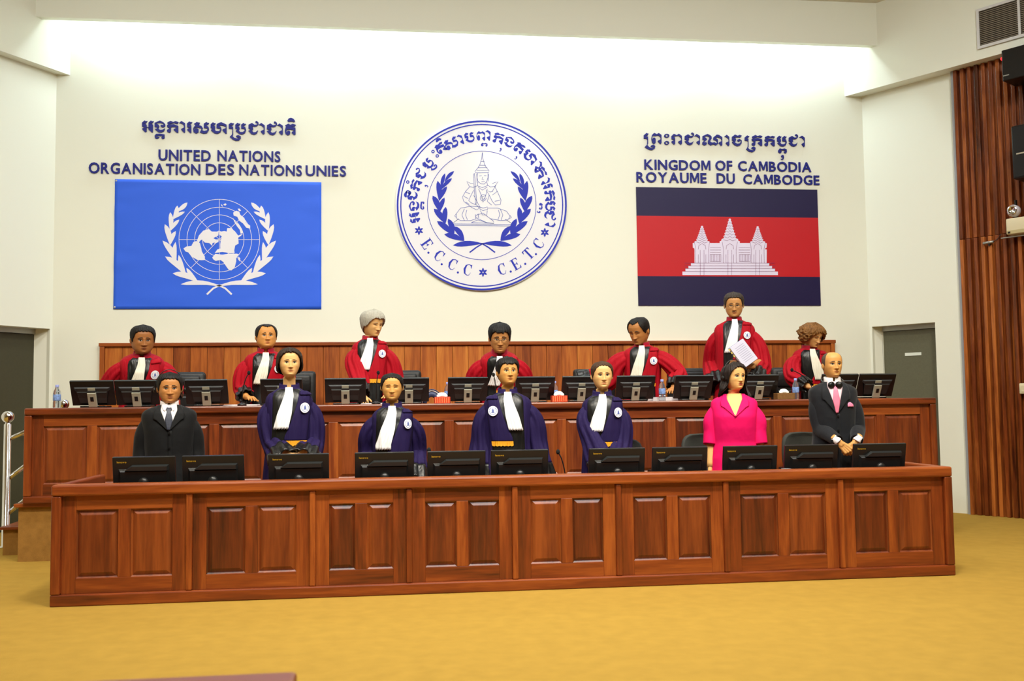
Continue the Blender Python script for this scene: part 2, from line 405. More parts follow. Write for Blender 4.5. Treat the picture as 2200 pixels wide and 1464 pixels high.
def text_line(words, label):
    pts = [on_wall(w[1], w[3]) for w in words]; z = sum(p[1] for p in pts) / len(pts)
    root = thing('wall_lettering', label, 'lettering', (on_wall(words[0][1], words[0][3])[0], YS, z))
    for txt, x0, x1, yb, yt in words:
        a = on_wall(x0, yb); b = on_wall(x1, yb)[0]; h = on_wall(x0, yt)[1] - a[1]
        gap = .11; tot = sum(glyph(c)[3] - glyph(c)[2] for c in txt) + gap * (len(txt) - 1)
        sx = (b - a[0]) / tot; sz = h / CAPH; x = a[0]
        for c in txt:
            v, f, lo, hi, top = glyph(c)
            V, Fc = solid_flat([((p[0] - lo) * sx, p[1] * sz) for p in v], f, .014)
            MB().add(V, Fc).build('letter', M_LET, root, loc=(x - root.location.x, 0, a[1] - z))
            x += (hi - lo + gap) * sx
    return root
text_line([('UNITED', 340.8, 452.9, 344.5, 321.7), ('NATIONS', 467.4, 602.6, 345.6, 323.3)], 'raised blue letters reading UNITED NATIONS above the blue flag')
text_line([('ORGANISATION', 191, 430.5, 372.2, 349.4), ('DES', 442.3, 503, 375, 352.5), ('NATIONS', 514.3, 648.8, 376, 353.8), ('UNIES', 656.7, 743.7, 377.8, 355.8)], 'raised blue letters reading ORGANISATION DES NATIONS UNIES above the blue flag')
text_line([('KINGDOM', 1384.2, 1525.9, 364, 343.2), ('OF', 1536.7, 1572.8, 366, 345.5), ('CAMBODIA', 1585.5, 1742.5, 367, 346.6)], 'raised blue letters reading KINGDOM OF CAMBODIA above the striped flag')
text_line([('ROYAUME', 1367.2, 1517.5, 391.2, 370), ('DU', 1539.6, 1578.3, 394, 372.8), ('CAMBODGE', 1596.7, 1759.9, 395, 375)], 'raised blue letters reading ROYAUME DU CAMBODGE above the striped flag')
G = {}
G['a'] = [(130,235),(200,175),(230,198),(272,192),(240,240),(160,248),(225,262),(248,290),(252,345),(300,358),(300,235),(365,177),(396,200),(438,195),(405,240),(330,248),(395,265),(415,295),(412,485),(380,487),(300,410),(300,385),(360,362),(300,372),(250,358),(248,470),(215,487),(132,405),(135,388),(215,352),(132,340)]
G['ngo'] = [(460,240),(600,180),(700,230),(740,280),(735,330),(690,360),(640,350),(612,320),(640,290),(690,300),(690,262),(600,235),(490,252),(560,285),(580,330),(555,390),(600,425),(660,425),(735,385),(700,460),(640,490),(560,485),(490,430),(462,395),(520,390),(535,355),(460,345)]
G['s_ko'] = [(460,580),(500,530),(600,525),(720,545),(720,640),(690,662),(650,655),(632,625),(690,600),(640,585),(540,575),(500,590),(490,615),(540,600),(585,615),(560,640),(510,662),(470,640)]
G['ko'] = [(795,230),(880,188),(950,218),(1010,195),(1090,222),(1058,268),(962,240),(885,268),(855,258),(860,290),(960,275),(1078,318),(1080,495),(1040,500),(958,425),(962,405),(1050,360),(960,345),(890,350),(880,480),(840,500),(785,470),(785,425),(860,380),(790,350),(785,300),(830,280),(795,260)]
G['aa'] = [(1098,245),(1165,192),(1255,245),(1258,480),(1235,505),(1155,420),(1158,400),(1235,360),(1225,310),(1170,255)]
G['ro'] = [(1312,250),(1375,203),(1400,220),(1448,222),(1415,268),(1340,275),(1420,300),(1422,500),(1400,512),(1315,430),(1318,405),(1395,370),(1312,355)]
G['so'] = [(1488,270),(1570,215),(1595,228),(1648,235),(1625,285),(1590,292),(1690,320),(1725,380),(1705,430),(1760,455),(1830,440),(1850,400),(1830,380),(1750,372),(1752,262),(1818,215),(1845,235),(1890,242),(1860,290),(1790,300),(1870,340),(1885,420),(1830,510),(1740,525),(1648,490),(1690,410),(1660,375),(1560,355),(1492,385),(1490,430),(1520,390),(1570,375),(1612,410),(1610,490),(1545,522),(1480,480),(1470,400),(1490,350),(1530,310)]
G['ho'] = [(1930,280),(1995,222),(2020,245),(2062,252),(2035,300),(1970,305),(2045,330),(2040,420),(2070,455),(2140,460),(2180,430),(2175,395),(2085,378),(2088,275),(2150,240),(2210,222),(2345,285),(2347,520),(2322,528),(2238,440),(2245,412),(2330,378),(2320,340),(2250,310),(2140,300),(2195,345),(2212,410),(2180,490),(2100,527),(2030,515),(1940,440),(1945,415),(1985,395),(1930,372)]
G['hook'] = [(325,280),(390,233),(415,250),(465,255),(432,302),(355,312),(438,340),(440,550),(425,585),(470,630),(540,650),(600,635),(605,615),(560,622),(518,605),(530,575),(580,560),(640,590),(640,650),(590,705),(510,710),(420,670),(352,610),(385,575),(415,545),(425,400),(330,390)]
G['bo'] = [(498,290),(560,237),(590,260),(630,262),(605,308),(540,312),(605,340),(610,400),(590,440),(630,480),(700,480),(750,440),(740,400),(655,390),(655,285),(715,242),(740,265),(782,270),(750,308),(690,315),(760,350),(782,430),(750,510),(680,545),(600,530),(510,455),(520,435),(560,415),(500,390)]
G['cho'] = [(845,290),(935,243),(1005,290),(1075,285),(1070,240),(1025,235),(1030,200),(1060,190),(1105,225),(1110,280),(1060,330),(1000,340),(900,310),(955,340),(965,400),(935,450),(980,490),(1040,480),(1095,435),(1060,520),(1000,552),(920,535),(840,445),(880,430),(915,410),(843,392)]
G['aa2'] = [(1115,295),(1180,243),(1268,300),(1268,520),(1232,547),(1165,475),(1170,455),(1245,420),(1240,365),(1180,305)]
G['to'] = [(1805,305),(1890,262),(1940,290),(2010,268),(2090,292),(2060,335),(1960,335),(2075,370),(2080,540),(2040,562),(1975,500),(1985,480),(2055,440),(1960,415),(1870,410),(1840,440),(1840,500),(1870,445),(1920,440),(1940,490),(1925,545),(1870,567),(1815,530),(1798,450),(1815,380),(1830,340)]
G['i'] = [(1862,190),(1900,125),(1960,110),(2030,135),(2068,195),(2040,222),(1980,200),(1890,212)]
G['hook2'] = [(92,185),(158,128),(180,145),(215,150),(185,190),(125,200),(195,225),(197,400),(180,435),(220,480),(290,510),(340,480),(280,480),(258,455),(290,430),(340,428),(375,460),(360,520),(300,557),(230,550),(160,515),(115,480),(150,440),(175,415),(180,300),(160,275),(92,270)]
G['po'] = [(345,128),(410,160),(460,132),(528,180),(530,380),(505,412),(440,340),(445,320),(515,285),(505,235),(450,190),(380,205),(325,200),(300,230),(300,300),(330,245),(370,250),(385,300),(382,380),(345,408),(300,370),(278,280),(295,180)]
G['roaa'] = [(778,205),(835,152),(905,185),(960,150),(1035,205),(1038,395),(1015,425),(950,365),(950,340),(1030,305),(1015,250),(960,200),(890,210),(820,215),(865,245),(870,400),(845,425),(782,365),(785,335),(860,300),(780,285)]
G['aa3'] = [(1345,205),(1400,155),(1485,205),(1485,400),(1465,432),(1400,370),(1405,345),(1480,310),(1470,260),(1410,215)]
G['no'] = [(1553,205),(1670,155),(1745,190),(1775,225),(1775,275),(1735,330),(1750,360),(1800,372),(1840,360),(1890,390),(1915,360),(1890,320),(1820,300),(1820,240),(1900,172),(1960,180),(2038,235),(2040,430),(2015,455),(1955,385),(1960,365),(2030,330),(2010,270),(1930,235),(1870,250),(1930,300),(1935,400),(1880,440),(1820,410),(1750,440),(1685,390),(1690,320),(1720,270),(1720,225),(1660,205),(1590,225),(1640,260),(1660,295),(1620,335),(1590,365),(1640,365),(1660,390),(1640,425),(1590,440),(1545,410),(1550,360),(1600,310),(1553,300)]
G['co'] = [(198,225),(270,170),(335,200),(385,178),(445,200),(405,242),(330,235),(270,240),(215,235),(285,260),(300,300),(270,370),(330,400),(400,385),(425,335),(400,300),(400,330),(370,350),(335,330),(340,295),(385,280),(440,320),(435,390),(395,440),(330,460),(260,430),(205,370),(205,345),(260,335),(200,315)]
G['hook3'] = [(515,240),(575,190),(595,205),(632,210),(605,250),(545,258),(605,280),(610,470),(595,505),(640,545),(710,560),(755,530),(710,530),(680,510),(690,485),(740,470),(785,500),(770,570),(700,612),(620,595),(548,535),(580,495),(595,460),(598,340),(570,325),(517,320)]
G['s_po'] = [(1345,570),(1385,515),(1440,530),(1500,517),(1558,540),(1560,610),(1530,640),(1495,625),(1490,590),(1530,585),(1510,565),(1450,560),(1400,565),(1435,590),(1420,625),(1385,635),(1350,610)]
G['u'] = [(1420,700),(1450,675),(1480,690),(1492,740),(1475,790),(1445,802),(1412,775),(1450,770),(1465,745),(1430,730)]
G['aa4'] = [(1870,240),(1935,198),(2005,250),(2005,460),(1985,482),(1932,415),(1938,395),(2000,360),(1990,310),(1930,250)]
G['aa5'] = [(5,222),(65,175),(130,230),(132,430),(110,460),(45,390),(50,370),(120,335),(115,285),(60,230)]
def shift(name, dx=0, dy=0, s=1, ox=0, oy=0): return [(ox + dx + (x - ox) * s, oy + dy + (y - oy) * s) for x, y in G[name]]
def circ(cx, cy, rx, ry, n=18): return [(cx + rx * math.cos(2 * math.pi * i / n), cy + ry * math.sin(2 * math.pi * i / n)) for i in range(n)]
def khmer_line(items, label):
    allp = []
    root = None
    for (ox, oy, s), loop, holes in items:
        w = [on_wall(ox + x / s, oy + y / s) for x, y in loop]; hw = [[on_wall(ox + x / s, oy + y / s) for x, y in h] for h in holes]
        if root is None: root = thing('wall_lettering', label, 'lettering', (w[0][0], YS, w[0][1]))
        cx = sum(p[0] for p in w) / len(w); cz = sum(p[1] for p in w) / len(w)
        rel = lambda L: [(p[0] - cx, p[1] - cz) for p in L]
        MB().poly(rel(w), -.014, 0, [rel(h) for h in hw]).build('letter', M_LET, root, loc=(cx - root.location.x, 0, cz - root.location.z))
c1 = (295, 245, 12.222); c2 = (465, 245, 12.222); c3 = (1375, 275, 11.579); c4 = (1555, 275, 11.579)
I = lambda c, L, h=(): (c, L, h)
khmer_line([I(c1, G[k]) for k in ('a', 'ngo', 's_ko', 'ko', 'aa', 'ro', 'so', 'ho')] + [I(c2, G[k]) for k in ('hook', 'bo', 'cho', 'aa2', 'to', 'i')] + [I(c2, shift('cho', 484, 12)), I(c2, shift('aa2', 478, 14))], 'raised blue Khmer lettering above UNITED NATIONS')
ck = lambda tx, ty, sc: [(tx + (x - 845) * sc, ty + (y - 290) * sc) for x, y in G['cho']]
kk = lambda tx, ty, sc: [(tx + (x - 795) * sc, ty + (y - 230) * sc) for x, y in G['ko']]
khmer_line([I(c3, G[k]) for k in ('hook2', 'po', 'roaa', 'aa3', 'no')] + [I(c3, circ(660, 200, 65, 48), (circ(660, 200, 28, 28),)), I(c3, circ(660, 378, 62, 46), (circ(660, 378, 28, 28),)), I(c3, ck(1110, 205, .87)), I(c4, G['aa5']), I(c4, G['co']), I(c4, G['hook3']), I(c4, kk(700, 218, .867)), I(c4, kk(1018, 232, .85)), I(c4, [(1318 + (x - 498) * .852, 245 + (y - 290) * .88) for x, y in G['bo']]), I(c4, G['s_po']), I(c4, G['u']), I(c4, ck(1612, 245, .86)), I(c4, G['aa4'])], 'raised blue Khmer lettering above KINGDOM OF CAMBODIA')
# ---------------------------- flat shapes printed on the flags: measured in crop units
def lens(p0, p1, wd, bend=0.0, n=7):
    p0 = np.array(p0, float); p1 = np.array(p1, float); d = p1 - p0; L = np.linalg.norm(d); nn = np.array([-d[1], d[0]]) / L
    a = []; b = []
    for i in range(n + 1):
        t = i / n; c = p0 + d * t + nn * bend * math.sin(math.pi * t); h = wd / 2 * math.sin(math.pi * t ** 0.8) ** 0.9
        a.append(tuple(c + nn * h)); b.append(tuple(c - nn * h))
    return a + b[-2:0:-1]
def stroke(pts, wd, closed=False):
    P = [np.array(p, float) for p in pts]; a = []; b = []; n = len(P)
    for i in range(n):
        t = P[(i + 1) % n if closed else min(i + 1, n - 1)] - P[(i - 1) % n if closed else max(i - 1, 0)]
        L = np.linalg.norm(t) or 1; nn = np.array([-t[1], t[0]]) / L
        a.append(tuple(P[i] + nn * wd / 2)); b.append(tuple(P[i] - nn * wd / 2))
    return a, b
class Print:
    """flat printed shapes on a wall-mounted panel; collects polygons, thin and proud of the panel"""
    def __init__(s, crop, front, t=.0012): s.c = crop; s.mb = MB(); s.y0 = front - t; s.y1 = front; s.k = 0
    def w(s, L): return [on_wall(s.c[0] + x / s.c[2], s.c[1] + y / s.c[2]) for x, y in L]
    def poly(s, L, holes=()):
        s.k += 1; s.mb.poly(s.w(L), s.y0 - .00012 * (s.k % 12), s.y1, [s.w(h) for h in holes]); return s
    def line(s, pts, wd, closed=False):
        a, b = stroke(pts, wd, closed); A = s.w(a); B = s.w(b); n = len(A)
        v = [(p[0], s.y0, p[1]) for p in A] + [(p[0], s.y0, p[1]) for p in B]
        f = [(i, (i + 1) % n, n + (i + 1) % n, n + i) for i in range(n if closed else n - 1)]
        v2 = [(p[0], s.y1, p[1]) for p in A] + [(p[0], s.y1, p[1]) for p in B]
        s.mb.add(v + v2, f + [tuple(2 * n + i for i in reversed(q)) for q in f] + [(i, (i + 1) % n, 2 * n + (i + 1) % n, 2 * n + i) for i in range(n if closed else n - 1)] + [(n + i, n + (i + 1) % n, 3 * n + (i + 1) % n, 3 * n + i) for i in range(n if closed else n - 1)]); return s
    def ring(s, cx, cy, r, wd, n=72): return s.line([(cx + r * math.cos(2 * math.pi * i / n), cy + r * math.sin(2 * math.pi * i / n)) for i in range(n)], wd, True)
    def build(s, name, mt, root):
        L = root.location; s.mb.v = [(p[0] - L.x, p[1] - L.y, p[2] - L.z) for p in s.mb.v]
        return s.mb.build(name, mt, root)
def cloth_panel(x0, x1, z0, z1, yb, amp, seed, nx=60, nz=40, corners=None, thick=.006):
    rs = random.Random(seed); ph = [rs.uniform(0, 6) for _ in range(6)]; rings = []
    V = []; Fc = []
    for k in range(nz + 1):
        for i in range(nx + 1):
            u, v = i / nx, k / nz
            e = min(u, 1 - u, v, 1 - v); d = amp * (math.sin(18 * v + 5 * u + ph[0]) * .5 + math.sin(31 * v - 9 * u + ph[1]) * .3 + math.sin(11 * u + ph[2]) * .5) * min(1, max(0, 1 - e * 6))
            V.append((x0 + (x1 - x0) * u, yb - thick - abs(d), z0 + (z1 - z0) * v))
    n = nx + 1
    Fc = [(k * n + i, k * n + i + 1, (k + 1) * n + i + 1, (k + 1) * n + i) for k in range(nz) for i in range(nx)]
    o = len(V); V += [(x, yb, z) for x, y, z in V]; Fc += [tuple(q + o for q in reversed(f)) for f in Fc]
    edge = [i for i in range(n)] + [k * n + nx for k in range(1, nz + 1)] + [nz * n + i for i in range(nx - 1, -1, -1)] + [k * n for k in range(nz - 1, 0, -1)]
    for i in range(len(edge)): a, b = edge[i], edge[(i + 1) % len(edge)]; Fc.append((b, a, a + o, b + o))
    return MB().add(V, Fc)
# blue flag
M_UNB = mat('flag_blue_cloth', (40, 98, 232), 0.6, bump=300, bstr=0.15)
M_PW = mat('print_white', (232, 232, 240), 0.6)
uf = thing('blue_flag', 'light blue flag with white world map and olive branches on the back wall', 'flag', (-1.855, YW - .003, 2.346))
cloth_panel(-2.968 + 1.855, -.741 + 1.855, 0, 3.778 - 2.346, 0, .006, 3).build('flag_cloth', M_UNB, uf, True)
cU = (230, 370, 4.681); fy = YW - .003 - .0075
P = Print(cU, fy)
for L in ([(770,770),(800,750),(850,745),(870,705),(900,695),(935,715),(950,770),(955,800),(985,850),(985,885),(950,888),(910,885),(850,850),(820,810),(790,800)],
          [(905,695),(925,640),(970,590),(1020,575),(1050,600),(1110,600),(1125,590),(1120,640),(1070,665),(1110,690),(1060,720),(1060,745),(1030,715),(985,710),(955,680),(940,690),(925,710)],
          [(1085,695),(1120,680),(1122,705),(1080,722)],
          [(1128,592),(1150,600),(1180,595),(1205,600),(1210,565),(1250,565),(1290,600),(1320,640),(1370,620),(1345,645),(1320,660),(1325,720),(1290,740),(1280,790),(1285,815),(1230,820),(1200,810),(1160,805),(1120,810),(1085,815),(1110,780),(1140,770),(1140,730),(1145,690),(1155,650),(1132,630)],
          [(1265,460),(1300,510),(1330,530),(1360,580),(1365,615),(1345,622),(1335,580),(1310,550),(1280,500)],
          [(1270,410),(1300,390),(1330,400),(1345,440),(1380,460),(1400,510),(1440,540),(1440,570),(1400,560),(1370,520),(1330,490),(1310,450),(1275,440)],
          [(1145,325),(1158,330),(1168,350),(1155,345)], [(1170,330),(1190,315),(1205,325),(1190,340)], [(1315,370),(1335,370),(1350,390),(1330,395)],
          [(1060,860),(1090,825),(1160,832),(1220,824),(1310,822),(1325,832),(1300,870),(1300,900),(1285,960),(1250,992),(1225,985),(1200,950),(1170,905),(1140,885),(1095,895),(1070,880)],
          [(1322,850),(1342,870),(1335,900),(1320,880)]): P.poly(L)
P.build('world_map_print', M_PW, uf)
P = Print(cU, fy, .0008)
for r in (405, 325, 248, 168): P.ring(1130, 680, r, 5)
for a in range(0, 180, 45):
    c, s = math.cos(R(a)), math.sin(R(a)); P.line([(1130 - 405 * c, 680 - 405 * s), (1130, 680), (1130 + 405 * c, 680 + 405 * s)], 4.5)
P.build('map_grid_print', M_PW, uf)
P = Print(cU, fy)
for a, b, wd, bd_ in (((810,308),(697,400),44,-6),((710,338),(662,478),48,-12),((785,400),(660,478),34,8),((637,405),(635,592),48,-10),((728,480),(640,592),38,8),((583,525),(635,737),56,-14),((692,595),(637,735),44,10),((560,690),(702,932),60,-22),((690,705),(700,930),46,16),((585,850),(800,1047),62,-24),((722,835),(800,1045),44,10),((662,1020),(920,1110),60,-24),((800,965),(920,1108),42,10),((742,1130),(1130,1140),46,-22)):
    P.poly(lens(a, b, wd, bd_)); P.poly(lens((2260 - a[0], a[1]), (2260 - b[0], b[1]), wd, -bd_))
for s in (1, -1):
    P.line([(1130 - s * 120, 1128), (1130, 1142), (1130 + s * 60, 1170), (1130 + s * 125, 1232)], 18)
P.build('olive_branch_print', M_PW, uf)
for x, z in ((-1.10, 1.415), (-1.10, .017)): MB().lathe([(.012, 0), (.012, .004), (.006, .006)], (x, -.006, z), 12, 'Y').build('eyelet', M_ALU, uf)
# striped flag
M_CB = mat('flag_navy_vinyl', (23, 12, 64), 0.42, spec=0.35, bump=260, bstr=0.25); M_CRD = mat('flag_red_vinyl', (192, 18, 30), 0.42, spec=0.35, bump=260, bstr=0.25)
cf = thing('striped_flag', 'navy and red striped flag with white three-towered temple on the back wall', 'flag', (3.993, YW - .003, 2.384))
hx = 1.11
for i, (a, b, mt) in enumerate(((0, .345, M_CB), (.345, 1.055, M_CRD), (1.055, 1.395, M_CB))):
    MB().box(-hx, hx, -.008, 0, a, b).build('stripe', mt, cf)
cT = (1350, 270, 3.66); P = Print(cT, YW - .0115); D = Print(cT, YW - .0145, .0008)
def rect(a, b, c, d): return [(a, c), (b, c), (b, d), (a, d)]
for x0, x1, y0, y1 in ((423,1173,1149,1177),(447,1150,1127,1147),(470,1127,1105,1125),(490,1105,1084,1103),(518,1085,975,1083),(630,960,925,975)): P.poly(rect(x0, x1, y0, y1))
for cx, w0, yb_, yt in ((577, 72, 975, 790), (795, 78, 975, 733), (1014, 70, 975, 793)):
    L = []; Rr = []; nt_ = 6; H = yb_ - yt; y = yb_
    prof = [(w0, 0), (w0 + 4, .06), (w0 - 4, .30)] if True else []
    pts = [(w0 * .84, 0), (w0 * .84, .04), (w0, .07), (w0 * 1.02, .26), (w0 * .86, .28), (w0 * .82, .335)]
    for k in range(nt_):
        t = .34 + .56 * k / nt_; wk = w0 * (.74 - .60 * (k / nt_) ** .9)
        pts += [(wk * 1.05, t), (wk * .76, t + .03), (wk * .86, t + .088)]
    pts += [(7, .93), (10, .96), (5, 1.0)]
    P.poly([(cx + a, yb_ - H * t) for a, t in pts] + [(cx - a, yb_ - H * t) for a, t in reversed(pts)])
    for k in range(nt_ + 1):
        t = .30 + .56 * k / nt_; wk = w0 * (.66 - .54 * (k / nt_) ** .9)
        D.line([(cx - wk, yb_ - H * t - 4), (cx - wk * .4, yb_ - H * t + 6), (cx, yb_ - H * t - 8), (cx + wk * .4, yb_ - H * t + 6), (cx + wk, yb_ - H * t - 4)], 2.5)
    D.line([(cx - 30, yb_), (cx - 26, yb_ - 30), (cx, yb_ - 45), (cx + 26, yb_ - 30), (cx + 30, yb_)], 2.5)
    for s in (-1, 1):
        D.line([(cx + s * 15, 980), (cx + s * 15, 1177)], 2.2); D.line([(cx + s * 60, 915), (cx + s * 50, 975), (cx + s * 52, 1083)], 2.2); D.line([(cx + s * 30, 1015), (cx + s * 30, 1083)], 2.2)
for y in (1083.5, 1104, 1126, 1148): D.line([(440, y), (1150, y)], 2)
for a, b in ((640, 725), (870, 955)):
    D.line([(a, 1015), (b, 1015)], 2); D.line([(a, 1070), (b, 1070)], 2)
    for k in range(8): D.line([(a + (b - a) * k / 7, 1015), (a + (b - a) * k / 7, 1070)], 2)
for y in (960, 980, 1000): D.line([(640, y), (725, y)], 2); D.line([(865, y), (955, y)], 2)
P.build('temple_print', mat('print_lilac_white', (228, 222, 246), .4), cf)
D.build('temple_line_print', mat('print_dark_red', (120, 50, 110), .5), cf)
# round emblem
em = thing('round_emblem', 'large round white emblem with a blue laurel wreath and a seated crowned figure', 'emblem', (1.0645, YW - .003, 3.531))
MB().lathe([(.979, 0), (.979, .022), (.972, .028), (.001, .028)], (0, 0, 0), 96, 'Y').build('disc', mat('emblem_white', (232, 234, 240), .22), em, False)
M_EB = mat('emblem_blue', (32, 48, 178), .5, spec=.3); ey = YW - .003 - .0283
cE = (840, 250, 3.754); EC = (730, 723)
P = Print(cE, ey); P.ring(*EC, 677, 14, 120); P.ring(*EC, 651, 9, 120); P.ring(*EC, 437, 4.5, 96); P.build('ring_print', M_EB, em)
P = Print(cE, ey)
for a, b, wd in (((435,465),(405,592),30),((508,447),(430,535),28),((490,505),(405,595),30),((375,525),(387,688),44),((450,570),(387,688),36),((335,645),(392,778),46),((430,660),(392,778),36),((345,750),(438,872),48),((440,735),(438,872),42),((370,850),(503,966),48),((460,830),(505,966),44),((428,955),(590,1010),46),((505,890),(590,1008),44),((498,1045),(738,1030),44)):
    bd_ = -8 if a[0] < b[0] else 6
    P.poly(lens(a, b, wd, bd_)); P.poly(lens((1470 - a[0], a[1]), (1470 - b[0], b[1]), wd, -bd_))
for s in (1, -1): P.line([(735 - s * 60, 1022), (735, 1032), (735 + s * 50, 1062), (735 + s * 102, 1102)], 11)
P.build('laurel_print', M_EB, em)
P = Print(cE, ey)
def place(loop, ctr, cx, cy, s, inward):
    """turn a glyph loop (y down) so that it stands on the ring at (cx,cy)"""
    d = np.array([cx - EC[0], cy - EC[1]], float); d /= np.linalg.norm(d)
    up = -d if inward else d; rt = np.array([-up[1], up[0]])
    out = []
    for x, y in loop: q = np.array([cx, cy]) + rt * (x - ctr[0]) * s - up * (y - ctr[1]) * s; out.append(tuple(q))
    return out
def kg(name, cx, cy, s=.24, dy=0.0, holes=()):
    L = G[name] if isinstance(name, str) else name
    xs = [p[0] for p in L]; ys = [p[1] for p in L]
    P = Print(cE, ey); P.k = 7 if name == 'hook' else 0; P.poly(place(L, ((min(xs) + max(xs)) / 2, (min(ys) + max(ys)) / 2 + dy), cx, cy, s, False)); P.build('letter', M_EB, em)
for g, x, y in (('a',190,820),('ngo',185,728),('cho',165,642),('ko',200,560),('cho',235,470),('bo',300,388),('hook',318,402),('to',398,262),('so',484,225),('aa',557,195),('bo',632,176),('po',722,165),('aa',778,160),('ko',866,183),('ngo',952,212),('to',1032,262),('ho',1118,332),('aa',1180,402),('ko',1206,458),('aa',1240,526),('ro',1262,572),('ko',1278,645),('bo',1282,728),('cho',1282,802),('aa',1282,872)): kg(g, x, y, .28 if g != 'hook' else .22)
for g, x, y in (('s_ko',252,725),('u',285,568),('s_po',750,235),('u',880,275),('u',1005,340),('s_po',1205,730),('u',1188,775),('i',380,196),('i',118,635)): kg(g, x, y, .25)
for x, y in ((338,290),(372,325),(135,535),(150,622)):
    P = Print(cE, ey); P.poly(circ(x, y, 14, 14, 12), (circ(x, y, 6, 6, 8),)); P.build('letter', M_EB, em)
SE = [(0,0),(.66,0),(.68,.25),(.64,.25),(.56,.06),(.27,.05),(.27,.47),(.44,.46),(.47,.36),(.51,.36),(.51,.63),(.47,.63),(.44,.53),(.27,.52),(.27,.94),(.54,.93),(.61,.76),(.65,.76),(.63,1),(0,1),(0,.96),(.10,.93),(.10,.06),(0,.04)]
ST = [(.17,0),(.53,0),(.53,.04),(.43,.06),(.43,.94),(.58,.92),(.66,.74),(.70,.74),(.68,1),(.02,1),(0,.74),(.04,.74),(.12,.92),(.27,.94),(.27,.06),(.17,.04)]
SCp = [(.72,.30),(.69,.30),(.60,.10),(.44,.05),(.28,.15),(.22,.5),(.28,.85),(.44,.95),(.60,.88),(.67,.66),(.71,.66),(.70,1.0),(.66,1.0),(.62,.96),(.44,1.01),(.16,.88),(.03,.5),(.16,.12),(.42,-.01),(.62,.05)]
for L, x, y in ((SE,290,1033),(SCp,385,1125),(SCp,492,1195),(SCp,612,1240),(SCp,888,1238),(SE,1003,1195),(ST,1105,1113),(SCp,1183,1035)):
    P = Print(cE, ey); P.poly(place([(a, -b) for a, b in L], (.35, -.5), x, y, 92, True)); P.build('letter', M_EB, em)
for x, y in ((301,1104),(408,1197),(538,1263),(963,1256),(1080,1194),(1166,1116)): P = Print(cE, ey); P.poly(circ(x, y, 9, 9, 10)); P.build('full_stop', M_EB, em)
for cx, cy in ((225,926),(740,1262),(1237,941)):
    P = Print(cE, ey)
    for k in range(6):
        a = math.pi / 3 * k + math.pi / 6; c, s = math.cos(a), math.sin(a)
        P.poly(lens((cx + 4 * c, cy + 4 * s), (cx + 38 * c, cy + 38 * s), 17))
    P.build('asterisk', M_EB, em)
P = Print(cE, ey)
FIG = [[(737,298),(737,340),(745,365),(755,400),(765,415),(790,445),(785,460),(680,462),(675,450),(700,420),(715,395),(728,350),(735,298)],
 [(700,420),(775,418)],[(712,400),(762,400)],[(690,440),(785,440)],[(722,370),(752,370)],
 [(695,462),(692,500),(700,530),(725,550),(750,552),(770,530),(780,500),(780,462)],[(710,487),(730,485)],[(748,485),(768,485)],[(738,495),(732,515),(748,518)],[(728,532),(755,532)],
 [(665,470),(672,465),(690,700),(680,715),(668,560),(665,470)],
 [(700,535),(695,565),(660,578),(630,570),(610,530),(640,545),(662,545)],[(770,535),(778,560),(800,575),(835,570),(862,532),(830,540),(815,550)],
 [(695,565),(735,580),(780,562)],[(700,575),(735,600),(775,575)],
 [(632,575),(600,610),(575,655),(585,690),(610,710),(650,740),(690,760),(710,745),(690,720),(650,705),(625,685),(640,650),(665,600)],[(600,615),(635,630)],[(585,650),(622,668)],[(600,695),(630,715)],
 [(835,572),(860,620),(885,680),(880,715),(840,720),(815,690),(790,640),(765,600),(800,615),(820,610)],[(815,640),(855,610)],[(835,690),(880,680)],[(845,560),(815,610)],
 [(665,640),(690,690),(715,735)],[(790,640),(775,690),(810,720)],[(705,590),(730,650),(740,700),(760,650),(775,590)],circ(742,662,24,26,12),circ(742,662,10,12,10),
 [(715,735),(740,745),(775,735),(778,755),(740,765),(715,752),(715,735)],[(720,765),(735,800),(770,800),(775,765)],
 [(715,735),(640,730),(560,745),(525,790),(530,830),(560,845),(640,845),(690,830)],[(690,800),(740,785),(825,850),(828,868),(770,862),(700,830),(680,815),(690,800)],
 [(778,745),(860,745),(930,770),(958,810),(940,840),(880,845),(800,830)],[(650,860),(700,840),(770,862)],[(645,862),(828,868)],
 [(525,790),(512,808),(525,820)],[(958,805),(970,818),(950,832)],[(590,750),(570,800),(590,845)],[(610,760),(600,800),(615,840)],[(880,755),(900,800),(885,842)],[(865,760),(875,800),(860,838)],[(680,795),(680,830)],[(700,790),(705,825)],
 [(545,830),(490,872),(985,878),(920,835)],[(490,872),(492,882),(985,890),(985,878)],[(690,470),(692,540)],[(785,470),(780,530)]]
for L in FIG: P.line(L, 4)
P.build('seated_figure_print', mat('emblem_line_blue', (90, 104, 180), .4), em)
# ------------------------------------------------------------------ people
from mathutils import noise as mnoise
def attr_mat(name, rough, spec=0.4, bump=0, bstr=.1, sheen=0.0):
    m = mat(name, (200, 150, 120), rough, spec=spec, bump=bump or None, bstr=bstr, sheen=sheen)
    nt = m.node_tree; a = nt.nodes.new('ShaderNodeAttribute'); a.attribute_name = 'col'
    nt.links.new(a.outputs['Color'], nt.nodes['Principled BSDF'].inputs['Base Color']); return m
M_SKIN = attr_mat('skin', 0.48, 0.35)
M_EYEW = mat('eye_white', (225, 218, 205), .25); M_IRIS = mat('iris_dark', (38, 24, 16), .2)
M_BROWD = mat('brow_dark', (28, 20, 16), .8); M_BROWB = mat('brow_brown', (84, 62, 40), .8); M_BROWG = mat('brow_grey', (150, 140, 122), .8)
M_RED = mat('robe_red', (164, 8, 28), .72, bump=500, bstr=.08, spec=.2)
M_REDD = mat('collar_red', (150, 12, 40), .75, sheen=.1, spec=.2)
